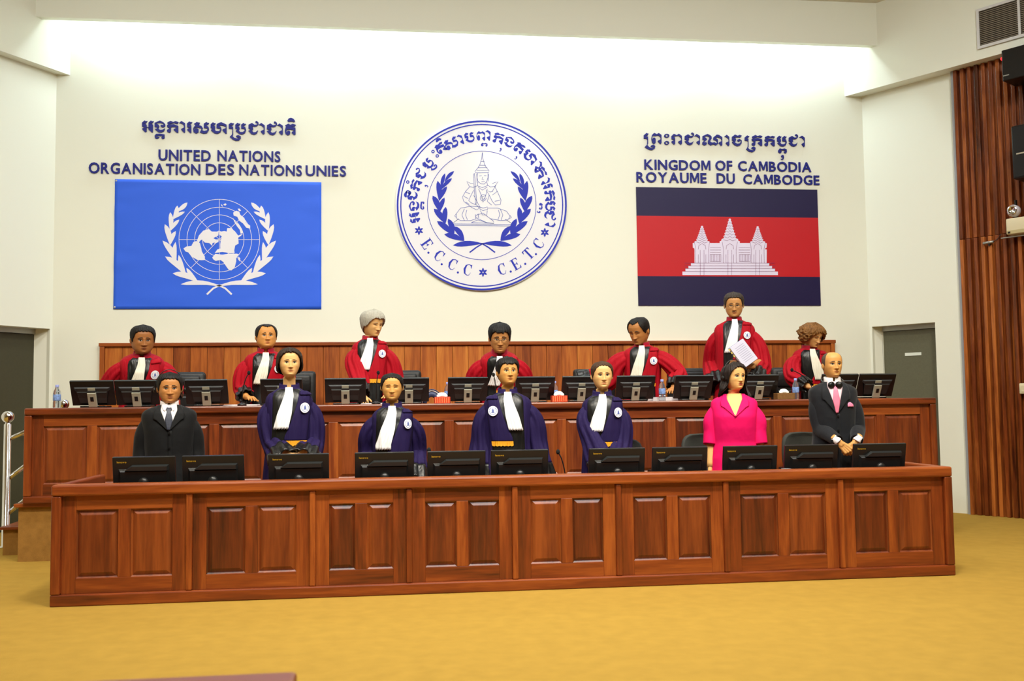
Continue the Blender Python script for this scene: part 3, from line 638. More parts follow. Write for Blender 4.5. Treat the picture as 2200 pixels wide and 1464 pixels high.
M_PUR = mat('robe_purple', (32, 21, 66), .75, bump=500, bstr=.08, spec=.2)
M_PURD = mat('collar_purple', (34, 22, 70), .75, spec=.2)
M_SATIN = mat('black_satin', (20, 20, 20), .34, bump=14, bstr=.35, spec=.5)
M_JAB = mat('white_linen', (240, 240, 240), .7); M_JABC = mat('cream_linen', (236, 232, 214), .7)
M_GOLD = mat('gold_fringe', (226, 156, 28), .5)
M_BADGE = mat('badge_white', (232, 234, 240), .6); M_BADGEB = mat('badge_blue', (88, 104, 170), .6)
M_SUIT = mat('suit_black', (9, 10, 12), .75, bump=600, bstr=.1, sheen=.05, spec=.3)
M_SUITN = mat('suit_charcoal', (17, 20, 26), .75, bump=600, bstr=.1, sheen=.1, spec=.3)
M_SHIRT = mat('white_shirt', (238, 232, 232), .7); M_SHIRTP = mat('pink_white_shirt', (232, 205, 214), .7)
M_TIE = mat('tie_navy', (48, 52, 66), .5, var=.6, vscale=260); M_TIEP = mat('tie_pink', (226, 120, 150), .5); M_PINKSQ = mat('pocket_square_pink', (240, 140, 178), .6)
M_FUCH = mat('fuchsia_fabric', (232, 14, 98), .75, bump=400, bstr=.1, spec=.2); M_CORAL = mat('coral_fabric', (228, 40, 66), .75, spec=.2)
M_TROU = mat('trouser_dark', (22, 24, 30), .8); M_SHOE = mat('shoe_black', (14, 13, 13), .35)
def drape(m, sx=26, sz=3.0, st=.6):
    nt = m.node_tree; L = nt.links; b = nt.nodes['Principled BSDF']; tc = nt.nodes.new('ShaderNodeTexCoord'); mp = nt.nodes.new('ShaderNodeMapping'); mp.inputs['Scale'].default_value = (sx, sx, sz)
    L.new(tc.outputs['Object'], mp.inputs[0]); n = nt.nodes.new('ShaderNodeTexNoise'); n.inputs['Scale'].default_value = 1; n.inputs['Detail'].default_value = 2; n.inputs['Distortion'].default_value = .4; L.new(mp.outputs[0], n.inputs['Vector'])
    k = nt.nodes.new('ShaderNodeBump'); k.inputs['Strength'].default_value = st; k.inputs['Distance'].default_value = .02; L.new(n.outputs['Fac'], k.inputs['Height']); L.new(k.outputs[0], b.inputs['Normal'])
for m_ in (M_RED, M_PUR): drape(m_)
for m_ in (M_SUIT, M_SUITN, M_FUCH): drape(m_, 9, 7, .35)
drape(M_SATIN, 16, 4, .8); drape(M_JAB, 60, 2, .5); drape(M_JABC, 60, 2, .5)
def sst(a, b, x): t = np.clip((x - a) / (b - a), 0, 1); return t * t * (3 - 2 * t)
HS = np.array([  # z, half width, front, back, centre y (fractions of head height)
 (-.60,.235,.20,.25,.10),(-.40,.205,.185,.22,.09),(-.22,.19,.18,.21,.08),(-.10,.19,.18,.22,.07),(-.035,.20,.20,.235,.055),(-.005,.17,.285,.25,.03),(.03,.172,.345,.265,.0),(.08,.202,.375,.29,0),(.15,.238,.383,.33,0),(.25,.275,.388,.375,0),(.35,.302,.39,.415,0),(.45,.318,.39,.445,0),(.55,.326,.392,.465,0),(.65,.33,.398,.472,0),(.75,.322,.388,.46,0),(.84,.296,.35,.42,0),(.91,.25,.29,.35,.01),(.96,.185,.21,.26,.02),(.988,.11,.125,.15,.03),(1.0,.012,.012,.012,.035)])
def hsec(z, wf=1, jf=1, df=1):
    w = np.interp(z, HS[:, 0], HS[:, 1]); f = np.interp(z, HS[:, 0], HS[:, 2]); b = np.interp(z, HS[:, 0], HS[:, 3]); c = np.interp(z, HS[:, 0], HS[:, 4])
    j = 1 + (jf - 1) * sst(.45, .1, z) * sst(-.1, .0, z)
    return w * wf * j, f * df, b * df, c
def hpoint(az, z, P, off=0.0):
    w, f, b, c = hsec(z, P.get('wf', 1), P.get('jf', 1), P.get('df', 1))
    s, k = np.sin(az), np.cos(az); e = .9
    x = (w + off) * np.sign(s) * np.abs(s) ** e
    y = c - np.where(k > 0, (f + off), (b + off)) * np.sign(k) * np.abs(k) ** e
    return x, y
def face_disp(x, z, P):
    g = lambda cx, cz, sx, sz: np.exp(-((x - cx) / sx) ** 2 - ((z - cz) / sz) ** 2)
    nl = P.get('nose', 1.0); nw = P.get('nosew', 1.0)
    t = np.clip((.60 - z) / (.60 - .325), 0, 1); low = sst(.275, .325, z)
    nose = (.012 + .098 * t ** 1.25) * low * sst(.62, .55, z) * np.exp(-(x / ((.03 + .022 * t) * nw)) ** 2) * nl
    nose += .038 * (g(.052 * nw, .325, .026, .03) + g(-.052 * nw, .325, .026, .03)) * nl
    d = nose - .034 * (g(.135, .50, .075, .042) + g(-.135, .50, .075, .042)) + .014 * (g(.13, .575, .1, .03) + g(-.13, .575, .1, .03))
    d += .012 * (g(.12, .495, .05, .03) + g(-.12, .495, .05, .03)) + .018 * (g(.2, .39, .07, .07) + g(-.2, .39, .07, .07))
    d += .020 * g(0, .222, .085, .018) + .022 * g(0, .172, .07, .018) - .012 * g(0, .197, .1, .008) + .02 * g(0, .06, .08, .045) - .012 * g(0, .125, .08, .022)
    d -= .008 * (g(.105, .27, .03, .05) + g(-.105, .27, .03, .05))
    return d
def head_grid(P, M=96, N=84):
    zz = np.concatenate([np.linspace(-.6, -.04, 10), np.linspace(-.03, .62, 62), np.linspace(.64, .97, 16), np.array([.98, .988, .994, .998, 1.0])])
    t = np.linspace(-1, 1, N, endpoint=False); az = math.pi * np.sign(t) * np.abs(t) ** 1.45
    A, Z = np.meshgrid(az, zz); x, y = hpoint(A, Z, P)
    front = sst(.0, .55, np.cos(A)); y = y - face_disp(x, Z, P) * front * sst(-.02, .03, Z)
    return np.stack([x, y, Z], -1), len(zz), N
def grid_faces(m, n, wrap=True):
    f = []
    for i in range(m - 1):
        for j in range(n if wrap else n - 1):
            k = (j + 1) % n; f.append((i * n + j, i * n + k, (i + 1) * n + k, (i + 1) * n + j))
    return f
def rotm(yaw, pitch, roll=0):
    """head turn: yaw + = towards viewer right, pitch + = looking down"""
    return Matrix.Rotation(R(yaw), 3, 'Z') @ Matrix.Rotation(R(pitch), 3, 'X') @ Matrix.Rotation(R(roll), 3, 'Y')
# ---- hands: fingers swept and fused into one skin
def make_hand(curl, spread=1.0, thumb_in=0.2, vox=.0034):
    mb = MB()
    def cap(a, b, r0, r1):
        mb.tube([a, b], [r0, r1], 10); mb.sphere(a, r0, 10, 6); mb.sphere(b, r1, 10, 6)
    base = [(.030, .086), (.010, .091), (-.010, .086), (-.028, .078)]; seg = [(.043, .026, .021), (.048, .029, .022), (.044, .027, .022), (.034, .021, .019)]
    for i, ((x, y), L) in enumerate(zip(base, seg)):
        cap(Vector((x * .65, .012, 0)), Vector((x, y, .002)), .0135, .0118)
        p = Vector((x, y, .002)); a = 0; ang = R(-x * 260 * spread * .35)
        for k in range(3):
            a += R(curl[min(k, len(curl) - 1)]) * (1 + .06 * i)
            d = Vector((math.sin(-ang) * math.cos(a), math.cos(a), -math.sin(a))); q = p + d * L[k]
            cap(p, q, .0098 - .001 * k - (.001 if i == 3 else 0), .0089 - .001 * k - (.001 if i == 3 else 0)); p = q
    cap(Vector((-.014, .03, -.006)), Vector((-.016, .07, -.006)), .0145, .0125); cap(Vector((.012, .03, -.004)), Vector((.014, .072, -.004)), .0145, .0125)
    p = Vector((.016, .014, -.008)); a = R(52 - 30 * thumb_in)
    for k, L in enumerate((.046, .034, .027)):
        d = Vector((math.sin(a), math.cos(a), -.22 - .25 * thumb_in)).normalized(); q = p + d * L
        cap(p, q, (.0145, .0112, .0100)[k], (.0112, .0100, .0085)[k]); p = q; a -= R(14 + 22 * thumb_in)
    cap(Vector((-.006, -.07, 0)), Vector((-.006, .012, 0)), .022, .021); cap(Vector((.008, -.07, 0)), Vector((.008, .012, 0)), .022, .021)
    me = mb.mesh('h'); o = bpy.data.objects.new('h', me); COL.objects.link(o)
    r = o.modifiers.new('r', 'REMESH'); r.mode = 'VOXEL'; r.voxel_size = vox
    s = o.modifiers.new('s', 'SMOOTH'); s.iterations = 3; s.factor = .5
    ev = bpy.data.meshes.new_from_object(o.evaluated_get(bpy.context.evaluated_depsgraph_get()))
    v = np.empty(len(ev.vertices) * 3); ev.vertices.foreach_get('co', v); f = [tuple(p.vertices) for p in ev.polygons]
    bpy.data.objects.remove(o); bpy.data.meshes.remove(me); bpy.data.meshes.remove(ev)
    return v.reshape(-1, 3), f
HANDS = {'relax': make_hand((22, 28, 18), .8, .5), 'flat': make_hand((8, 12, 8), 1.3, .1), 'grip': make_hand((55, 60, 35), .5, .8), 'hold': make_hand((38, 42, 25), .9, .0)}
def ik(S, Wt, l1, l2, pole):
    S = Vector(S); Wt = Vector(Wt); d = Wt - S; L = min(d.length, (l1 + l2) * .995); d.normalize(); Wt = S + d * L
    c = (l1 * l1 + L * L - l2 * l2) / (2 * l1 * L); h = math.sqrt(max(0, 1 - c * c)) * l1
    pole = Vector(pole); pole = (pole - d * pole.dot(d)).normalized()
    return S + d * (c * l1) + pole * h, Wt
def catmull(pts, n):
    P = [Vector(p) for p in pts]; P = [P[0] * 2 - P[1]] + P + [P[-1] * 2 - P[-2]]; out = []
    m_ = len(P) - 3
    for i in range(n):
        t = i / (n - 1) * m_; k = min(int(t), m_ - 1); u = t - k; a, b, c, d = P[k:k + 4]
        out.append(.5 * ((2 * b) + (c - a) * u + (2 * a - 5 * b + 4 * c - d) * u * u + (3 * b - a - 3 * c + d) * u ** 3))
    return out
class Torso:
    def __init__(s, rows, snb, hip, lean, side, folds, seed, n=2.35):
        s.rows = np.array(rows); s.snb = snb; s.hip = hip; s.lean = R(lean); s.side = R(side); s.folds = folds; s.n = n
        rs = random.Random(seed); s.ph = [rs.uniform(0, 6.28) for _ in range(6)]
    def spine(s, h):
        """h: height along body -> centre, tilt"""
        d = max(0, h - s.hip); k = min(1, d / .25); th = s.lean * (k * k * (3 - 2 * k))
        # integrate bend roughly
        if d <= 0: return Vector((0, 0, h)), 0.0
        n = 8; p = Vector((0, 0, s.hip)); st = d / n
        for i in range(n):
            q = (i + .5) * st; kk = min(1, q / .25); t = s.lean * (kk * kk * (3 - 2 * kk)); p += Vector((math.sin(s.side) * st * kk, -math.sin(t) * st, math.cos(t) * math.cos(s.side) * st))
        return p, th
    def sec(s, h):
        d = s.snb - h; r = s.rows
        return np.interp(d, r[:, 0], r[:, 1]), np.interp(d, r[:, 0], r[:, 2]), np.interp(d, r[:, 0], r[:, 3])
    def at(s, u, h, off=0.0, fold=True):
        a, bf, bb = s.sec(h); c, th = s.spine(h); su, cu = math.sin(u), math.cos(u); e = 2 / s.n
        fd = 0
        if fold and s.folds:
            d = s.snb - h; amp = s.folds * min(1, max(0, (d - .12) / .5))
            fd = amp * (abs(math.sin(6.5 * u + s.ph[0] + d * 1.2)) * 1.3 - .7 + math.sin(17 * u + s.ph[1] - d * 2) * .3)
        x = (a + off + fd) * math.copysign(abs(su) ** e, su); y = -((bf if cu > 0 else bb) + off + fd) * math.copysign(abs(cu) ** e, cu)
        return c + Vector((x, y * math.cos(th), y * math.sin(th)))
    def u_of(s, x, h):
        a = s.sec(h)[0]; q = min(.985, abs(x) / a); return math.copysign(math.asin(min(1, q ** (s.n / 2))), x)
    def front(s, x, h, off): return s.at(s.u_of(x, h), h, off)
    def shell(s, h0, h1, nh=44, nu=64, off=0.0, power=1.0):
        rings = [[s.at(2 * math.pi * j / nu, h0 + (h1 - h0) * (i / (nh - 1)) ** power, off) for j in range(nu)] for i in range(nh)]
        return MB().loft(rings)
    def patch(s, L, Rr, d0, d1, off, nx=10, nh=22, pleat=0, namp=0, scallop=0, thick=.004, mir=1):
        """L,R: [(d,x)...] edges against depth below the neck base"""
        Ld, Lx = zip(*L); Rd, Rx = zip(*Rr); V = []; Fc = []
        for i in range(nh + 1):
            for j in range(nx + 1):
                t = j / nx; d = d0 + (d1 - d0) * i / nh
                if scallop and i == nh: d += scallop * abs(math.sin(t * math.pi * 6))
                x0 = np.interp(d, Ld, Lx); x1 = np.interp(d, Rd, Rx); x = (x0 + (x1 - x0) * t) * mir
                o = off + namp * math.sin(t * math.pi * 2 * pleat) * min(1, i / nh * 2) if pleat else off
                V.append(s.front(x, s.snb - d, o))
        k = len(V); n = nx + 1
        for i in range(nh + 1):
            for j in range(nx + 1): pass
        B = []
        for i in range(nh + 1):
            for j in range(nx + 1):
                t = j / nx; d = d0 + (d1 - d0) * i / nh
                if scallop and i == nh: d += scallop * abs(math.sin(t * math.pi * 6))
                x0 = np.interp(d, Ld, Lx); x1 = np.interp(d, Rd, Rx); x = (x0 + (x1 - x0) * t) * mir
                o = off + namp * math.sin(t * math.pi * 2 * pleat) * min(1, i / nh * 2) if pleat else off
                B.append(s.front(x, s.snb - d, o - thick))
        f = [(i * n + j, i * n + j + 1, (i + 1) * n + j + 1, (i + 1) * n + j) for i in range(nh) for j in range(nx)]
        edge = list(range(n)) + [i * n + nx for i in range(1, nh + 1)] + [nh * n + j for j in range(nx - 1, -1, -1)] + [i * n for i in range(nh - 1, 0, -1)]
        Fc = f + [tuple(q + k for q in reversed(g)) for g in f] + [(edge[(i + 1) % len(edge)], edge[i], edge[i] + k, edge[(i + 1) % len(edge)] + k) for i in range(len(edge))]
        return MB().add(V + B, Fc)
def sleeve(pts, radii, n=28, nu=48, pleat=9, amp=.05, drop=0.0, seed=0, t0=0, t1=1, cuffin=True, flat=1.0):
    path = catmull(pts, n); rs = random.Random(seed); ph = rs.uniform(0, 6)
    path = [p + Vector((0, 0, -drop * (i / (n - 1)) ** 2)) for i, p in enumerate(path)]
    rings = []; ref = None; i0, i1 = int(round(t0 * (n - 1))), int(round(t1 * (n - 1)))
    tr = np.linspace(0, 1, len(radii))
    for i in range(n):
        t = (path[min(i + 1, n - 1)] - path[max(i - 1, 0)]).normalized()
        if ref is None: ref = Vector((0, -1, 0))
        a = (ref - t * ref.dot(t)).normalized(); b = t.cross(a); ref = a
        if i < i0 or i > i1: continue
        q = i / (n - 1); r = float(np.interp(q, tr, radii))
        ring = []
        for j in range(nu):
            u = 2 * math.pi * j / nu; rr = r * (1 + amp * min(1, q * 2.0 + .25) * (1.6 * abs(math.sin(pleat * .5 * u + ph + 1.2 * q)) - .9) + amp * .5 * math.sin(3 * u + 9 * q + ph))
            ring.append(path[i] + a * math.cos(u) * rr + b * math.sin(u) * rr * flat)
        rings.append(ring); c, tt = path[i], t
    if cuffin:
        last = rings[-1]; rings.append([c + (p - c) * .9 - tt * .004 for p in last]); rings.append([c + (p - c) * .8 - tt * .05 for p in last])
    return MB().loft(rings)
def conform(bvh, pts, off):
    out = []
    for x, z in pts:
        h = bvh.ray_cast(Vector((x, -2, z)), Vector((0, 1, 0)))
        y = h[0].y if h[0] else -.3
        out.append((x, y - off, z))
    return out
HAIR = {
 'short': dict(line=[(0,.83),(.45,.83),(.75,.76),(.95,.60),(1.15,.44),(1.32,.40),(1.45,.52),(1.75,.52),(1.95,.30),(2.4,.12),(3.15,.08)], th=[(0,.015),(.3,.022),(.6,.035),(.85,.06),(1,.07)]),
 'recede': dict(line=[(0,.86),(.35,.90),(.62,.93),(.85,.72),(1.05,.55),(1.2,.45),(1.35,.42),(1.45,.52),(1.75,.52),(1.95,.30),(2.4,.12),(3.15,.08)], th=[(0,.02),(.3,.03),(.6,.04),(.85,.045),(1,.05)]),
 'fringe': dict(line=[(0,.76),(.2,.73),(.4,.78),(.6,.76),(.8,.69),(1.0,.54),(1.15,.42),(1.3,.40),(1.45,.52),(1.75,.52),(1.95,.28),(2.4,.1),(3.15,.05)], th=[(0,.015),(.3,.025),(.6,.04),(.8,.07),(1,.09)]),
 'bald': dict(line=[(0,1.0),(.8,.997),(1.05,.975),(1.2,.66),(1.3,.46),(1.38,.43),(1.45,.52),(1.75,.52),(1.95,.30),(2.4,.12),(3.15,.08)], th=[(0,.006),(.5,.010),(.8,.009),(1,.002)]),
 'pulled': dict(line=[(0,.86),(.35,.85),(.65,.78),(.88,.66),(1.1,.54),(1.3,.42),(1.55,.40),(1.75,.40),(2.1,.2),(2.6,.12),(3.15,.10)], th=[(0,.015),(.3,.022),(.6,.03),(.85,.04),(1,.045)]),
 'bob': dict(line=[(0,.85),(.25,.87),(.6,.81),(.85,.72),(1.05,.60),(1.2,.44),(1.33,.28),(1.6,.18),(2.2,.12),(3.15,.06)], th=[(0,.13),(.2,.15),(.35,.13),(.5,.10),(.65,.08),(.85,.085),(1,.09)]),
 'grey': dict(line=[(0,.76),(.3,.79),(.6,.76),(.85,.66),(1.05,.54),(1.25,.42),(1.6,.36),(1.9,.2),(2.4,.06),(3.15,.0)], th=[(0,.04),(.3,.07),(.6,.09),(.85,.10),(1,.10)]),
 'curly': dict(line=[(0,.80),(.4,.78),(.7,.70),(.95,.58),(1.12,.42),(1.3,.26),(1.6,.16),(2.2,.06),(3.15,.02)], th=[(0,.14),(.2,.20),(.45,.23),(.7,.21),(.9,.18),(1,.16)]),
 'long': dict(line=[(0,.86),(.3,.84),(.6,.78),(.88,.66),(1.05,.48),(1.13,.15),(1.24,-.36),(1.5,-.46),(2.2,-.5),(3.15,-.5)], th=[(-.6,.27),(-.35,.27),(-.1,.22),(.1,.17),(.3,.13),(.6,.09),(.85,.08),(1,.08)]),
}
def hair_mesh(style, P, seed, rough_amp=None):
    S = HAIR[style]; la, lz = zip(*S['line']); ta, tv = zip(*S['th']); N, M = 120, 40
    az = np.linspace(-math.pi, math.pi, N, endpoint=False); rs = random.Random(seed); so = rs.uniform(0, 50)
    V = np.zeros((M, N, 3))
    curly = style == 'curly'
    for j, a in enumerate(az):
        zb = float(np.interp(abs(a), la, lz)) + .012 * math.sin(a * 23 + so) * (0 if style == 'bald' else 1)
        for i in range(M):
            r = i / (M - 1); z = 1.0 - (1.0 - zb) * r ** .8
            zz = max(z, .35) if style in ('long',) else z
            th = float(np.interp(z, ta, tv)); edge = min(1, (1 - r) / .10)
            if style in ('bob', 'curly', 'grey', 'long'): edge = min(1, (1 - r) / .05) if abs(a) < .95 else min(1, .45 + (1 - r) / .08)
            t = th * edge ** .5
            t *= 1 + .10 * math.sin(a * 31 + 3 * math.sin(z * 6 + so)) * edge
            if curly:
                t *= .35 + .65 * min(1, abs(a) / 1.4)
                t *= 1 + min(1, r * 3) * (.5 * mnoise.noise(Vector((math.sin(a) * 6, math.cos(a) * 6, z * 8 + so))) + .36 * mnoise.noise(Vector((math.sin(a) * 13, math.cos(a) * 13, z * 15 + so))))
            elif style == 'grey' or style == 'short' or style == 'fringe': t *= 1 + .16 * mnoise.noise(Vector((math.sin(a) * 4, math.cos(a) * 4, z * 4 + so)))
            x, y = hpoint(np.array(a), np.array(zz), P, 0.0)
            x = float(x); y = float(y)
            if z < .0 and style != 'long':
                pass
            # push outwards along the section, and up near the crown
            rr = math.hypot(x, y) or 1e-6; up = max(0, (z - .75) / .25)
            hc = min(1, r / .16) ** .5; V[i, j] = (x * min(1, r / .04) + math.sin(a) * t * (1 - .35 * up) * hc, (y - .035) * min(1, r / .04) + .035 - math.cos(a) * t * (1 - .35 * up) * hc, z + t * up * (.95 + .12 * (1 - hc)))
            if style == 'long' and z < .35:
                V[i, j, 2] = z; V[i, j, 0] *= 1 + .1 * math.sin(z * 9 + a * 3); V[i, j, 1] = V[i, j, 1] * .8 + .03
    return V.reshape(-1, 3), grid_faces(M, N), (M, N)
def person(name, label, px, ytop, ychin, Y, floor, skin, hair, haircol, clothes, arms, yaw=0, pitch=0, body_yaw=0, lean=0, side=0, female=False, sw=.19, seed=1, hh=None, P=None, brow=M_BROWD, lidlow=0.0, extra=None, group=None, hands=('relax', 'relax'), neck=.03, mir=1, fat=1.0, iris=None, lipcol=None):
    va = math.degrees(math.atan2(onY(px, ytop, Y)[0], Y)); yaw -= va; body_yaw -= va * .85
    P = dict(P or {}); P['wf'] = P.get('wf', 1) * 1.14; P['df'] = 1.06; top = onY(px, ytop, Y); chin = onY(px, ychin, Y)
    hth = max(v for _, v in HAIR[hair]['th'][-2:]); meas = top[2] - chin[2]
    hh = hh or meas / (1 + hth * .9)
    zc = chin[2] - floor; cl = math.cos(R(lean))
    H = (zc + hh * cl) / (.53 + .47 * cl); hip = .53 * H; k = H / 1.70
    snb = H - hh - neck * k
    root = thing(name, label, 'person', (float(top[0]), 0, floor), (0, 0, R(body_yaw)), group)
    # -------- torso profile
    f_ = fat; w = sw
    robe = [(-.05, .062, .062, .075), (0, .070, .066, .082), (.015, .095, .076, .10), (.035, w * .76, .088, .115), (.055, w * .93, .10, .125), (.085, w * 1.02, .115, .132), (.13, w * 1.04, .127 * f_, .137), (.20, w * 1.02, .142 * f_, .142), (.30, w, .150 * f_, .142), (.42, w * .98, .152 * f_, .142), (.56, w * 1.05, .165 * f_, .152), (.8, w * 1.15, .18 * f_, .17), (1.1, w * 1.3, .20, .19), (1.5, w * 1.45, .23, .22)]
    jack = [(-.05, .060, .060, .072), (0, .066, .064, .080), (.015, .095, .074, .098), (.03, w * .72, .085, .112), (.05, w * .92, .10, .122), (.075, w * 1.03, .112, .13), (.12, w * 1.05, .124 * f_, .135), (.20, w * 1.0, .138 * f_, .138), (.30, w * .95, .140 * f_, .134), (.42, w * .90, .138 * f_, .128), (.56, w * .97, .145 * f_, .14), (.74, w * 1.02, .15 * f_, .155)]
    rows = robe if clothes in ('red', 'purple') else jack
    if clothes == 'fuchsia': rows = [(d, a * (1 + .16 * min(1, max(0, (d - .15) / .4))), b + (.045 * math.exp(-((d - .24) / .09) ** 2)) + .02 * max(0, min(1, (d - .3) / .3)), c) for d, a, b, c in jack]
    rows = [(d * k, a, b, c) for d, a, b, c in rows]
    T = Torso(rows, snb, hip, lean, side, {'red': .014, 'purple': .014}.get(clothes, .003), seed)
    # -------- head placement
    c, th = T.spine(snb + .02); Pn = c + Vector((0, -.012, 0)); fwd = Vector((0, -math.sin(R(lean)), math.cos(R(lean))))
    HR = rotm(yaw - body_yaw, pitch)
    chin_pos = Pn + Vector((0, 0, 0)) + fwd * (.015 * k)     # head origin at chin level on the neck axis
    piv = Vector((0, .08 * hh, .12 * hh))
    # slide the whole person so that the head lands at the measured place
    hc_local = chin_pos + piv + HR @ (Vector((0, 0, .5 * hh)) - piv) * 1.0
    RZ = Matrix.Rotation(R(body_yaw), 3, 'Z'); hw = RZ @ hc_local
    zfix = zc - (chin_pos.z)            # residual height: stretch into the neck
    chin_pos.z += zfix * .9; Pn.z += zfix * .5
    root.location.x = float(top[0]) - hw.x; root.location.y = Y - hw.y
    def headM(v):
        v = np.asarray(v) * hh; out = np.empty_like(v); Rn = np.array(HR); pv = np.array(piv)
        hp = (v - pv) @ Rn.T + pv + np.array(chin_pos)
        tl = R(lean) * .8; Tn = np.array(Matrix.Rotation(tl, 3, 'X')); tp = v @ Tn.T + np.array(chin_pos)
        wgt = sst(-.25 * hh, .06 * hh, v[:, 2])[:, None]
        return hp * wgt + tp * (1 - wgt)
    Hg, hm, hn = head_grid(P); hv = Hg.reshape(-1, 3); hf = grid_faces(hm, hn)
    sk = np.array(srgb(skin)); cols = np.tile(sk, (len(hv), 1))
    lip = np.array(srgb(lipcol)) if lipcol else sk * np.array([.70, .40, .38])
    lm = np.exp(-(hv[:, 0] / .095) ** 4) * np.exp(-((hv[:, 2] - .197) / (.038 * (1 - (np.clip(np.abs(hv[:, 0]) / .1, 0, 1)) ** 2 * .7) + 1e-4)) ** 4) * (hv[:, 1] < -.25)
    cols = cols * (1 - lm[:, None] * .9) + lip * lm[:, None] * .9
    ln = np.exp(-((hv[:, 2] - .197) / .006) ** 2) * np.exp(-(hv[:, 0] / .095) ** 6) * (hv[:, 1] < -.25); cols *= (1 - .55 * ln[:, None])
    BV = [headM(hv)]; BF = [hf]; BC = [cols]; nv = len(hv)
    def add_skin(v, f, col=None):
        nonlocal nv
        v = np.asarray([tuple(p) for p in v]); BV.append(v); BF.append([tuple(i + nv for i in q) for q in f]); BC.append(np.tile(sk if col is None else col, (len(v), 1))); nv += len(v)
    for s in (-1, 1):      # ears
        e = MB(); n1, n2 = 12, 10; ring = []
        for i in range(n2 + 1):
            ph = math.pi * i / n2
            ring.append([(s * (.325 * P.get('wf', 1) + .018 * math.sin(ph) * math.cos(2 * math.pi * j / n1) + .022 * (1 + math.sin(2 * math.pi * j / n1)) * .9 * math.sin(ph)), .045 + .062 * max(math.sin(ph), .01) * math.sin(2 * math.pi * j / n1) - .014 * math.cos(ph), .455 - .112 * math.cos(ph)) for j in range(n1)])
        e.loft(ring)
        if hair not in ('bob', 'curly', 'long'): add_skin(headM(np.array(e.v)), e.f)
    # core of trunk and limbs, under the clothes
    core = T.shell(hip * .9, snb - .012, 20, 24, -.018); add_skin(core.v, core.f)
    for s in (-1, 1):
        lg = MB().tube([(s * .07, 0, hip), (s * .085, -.01, hip * .55), (s * .10, .01, .09), (s * .10, -.02, .04)], [.066, .055, .045, .04], 12); add_skin(lg.v, lg.f)
    l1, l2 = .295 * k, .255 * k; SLV = []
    for s, A in zip((-1, 1), arms):
        cS, tS = T.spine(snb - (.105 if clothes in ('red', 'purple') else .09) * k); S = cS + Vector((s * (w * (.86 if clothes in ('red', 'purple') else .80)), .0, -.012)); 
        Wt = Vector(A['w']); pole = A.get('pole', (s * .25, .95, -.3)); E, Wt = ik(S, Wt, l1, l2, pole)
        arm = MB().tube(catmull([S + (E - S) * .15, S + (E - S) * .5, E, E + (Wt - E) * .5, Wt], 14), [.036, .040, .044, .046, .046, .044, .043, .042, .041, .039, .036, .033, .030, .026], 14)
        add_skin(arm.v, arm.f)
        f = Vector(A['f']).normalized() if 'f' in A else (Wt - E).normalized()
        pn = Vector(A.get('palm', (-s, 0, 0))); Zl = -(pn - f * pn.dot(f)).normalized(); X = f.cross(Zl) * (1 if s > 0 else -1)
        hvv, hff = HANDS[A.get('pose', 'relax')]; hs = (.92 if female else 1.0) * k
        hm_ = np.array([X, f, Zl]); hw_ = hvv * hs @ hm_ + np.array(Wt + f * .045 * hs)
        if not A.get('nohand'): add_skin(hw_, hff if s > 0 else [tuple(reversed(q)) for q in hff])
        SLV.append((S, E, Wt, f))
    if clothes == 'fuchsia':
        chest = T.patch([(.0, -.052), (.05, -.064), (.20 * k, -.004)], [(.0, .052), (.05, .064), (.20 * k, .004)], .002, .195 * k, .006, 8, 16, thick=.008)
        add_skin(chest.v, chest.f)
    me = bpy.data.meshes.new('body'); V = np.concatenate(BV); Fc = [q for f in BF for q in f]
    me.from_pydata(V.tolist(), [], Fc); bm = bmesh.new(); bm.from_mesh(me); bmesh.ops.recalc_face_normals(bm, faces=bm.faces[:]); bm.to_mesh(me); bm.free()
    at = me.color_attributes.new('col', 'FLOAT_COLOR', 'POINT'); C4 = np.ones((len(V), 4)); C4[:, :3] = np.concatenate(BC); at.data.foreach_set('color', C4.ravel())
    me.polygons.foreach_set('use_smooth', [True] * len(me.polygons)); me.materials.append(M_SKIN)
    bo = bpy.data.objects.new('body', me); COL.objects.link(bo); bo.parent = root
    # -------- face details
    bvh = BVHTree.FromPolygons([Vector(p) for p in hv], hf)
    def fpatch(nm, pts, off, mt, parent=bo, th=.012):
        c_ = conform(bvh, pts, off); b_ = [(x, y + th, z) for x, y, z in c_]; n_ = len(c_)
        mb = MB(); cx = sum(p[0] for p in pts) / n_; cz = sum(p[1] for p in pts) / n_
        ctr = conform(bvh, [(cx, cz)], off + .004)
        v = headM(np.array(c_ + b_ + ctr)); f = [(i, (i + 1) % n_, 2 * n_) for i in range(n_)] + [(i, (i + 1) % n_, n_ + (i + 1) % n_, n_ + i) for i in range(n_)]
        return mb.add(v, f).build(nm, mt, parent, True)
    ir = iris or M_IRIS
    for s in (-1, 1):
        ex, ez = s * .138, .497; op = .029 * (1 - lidlow)
        alm = [(ex + .066 * math.cos(t), ez + op * math.sin(t) * (1.05 if math.sin(t) > 0 else .8) + .006 * s * math.cos(t)) for t in np.linspace(0, 2 * math.pi, 16, endpoint=False)]
        if lidlow < .8:
            ey = fpatch('eye', alm, .004, M_EYEW); fpatch('iris', [(ex + .027 * math.cos(t), ez + min(op, .026) * math.sin(t)) for t in np.linspace(0, 2 * math.pi, 12, endpoint=False)], .010, ir, ey)
        lid = [(ex + .072 * q, ez + op * (1 - q * q) + .004 - lidlow * .018 + .006 * s * q) for q in np.linspace(-1, 1, 9)]
        fpatch('eyelid_line', lid + [(x, z + .013) for x, z in reversed(lid)], .008, M_BROWD if brow is not M_BROWG else M_BROWB)
        br = [(ex + s * .004 + .082 * q, .572 + .016 * (1 - (q * s + .1) ** 2) - .008 * (q * s)) for q in np.linspace(-1, 1, 9)]
        bt = .028 if not female else .017
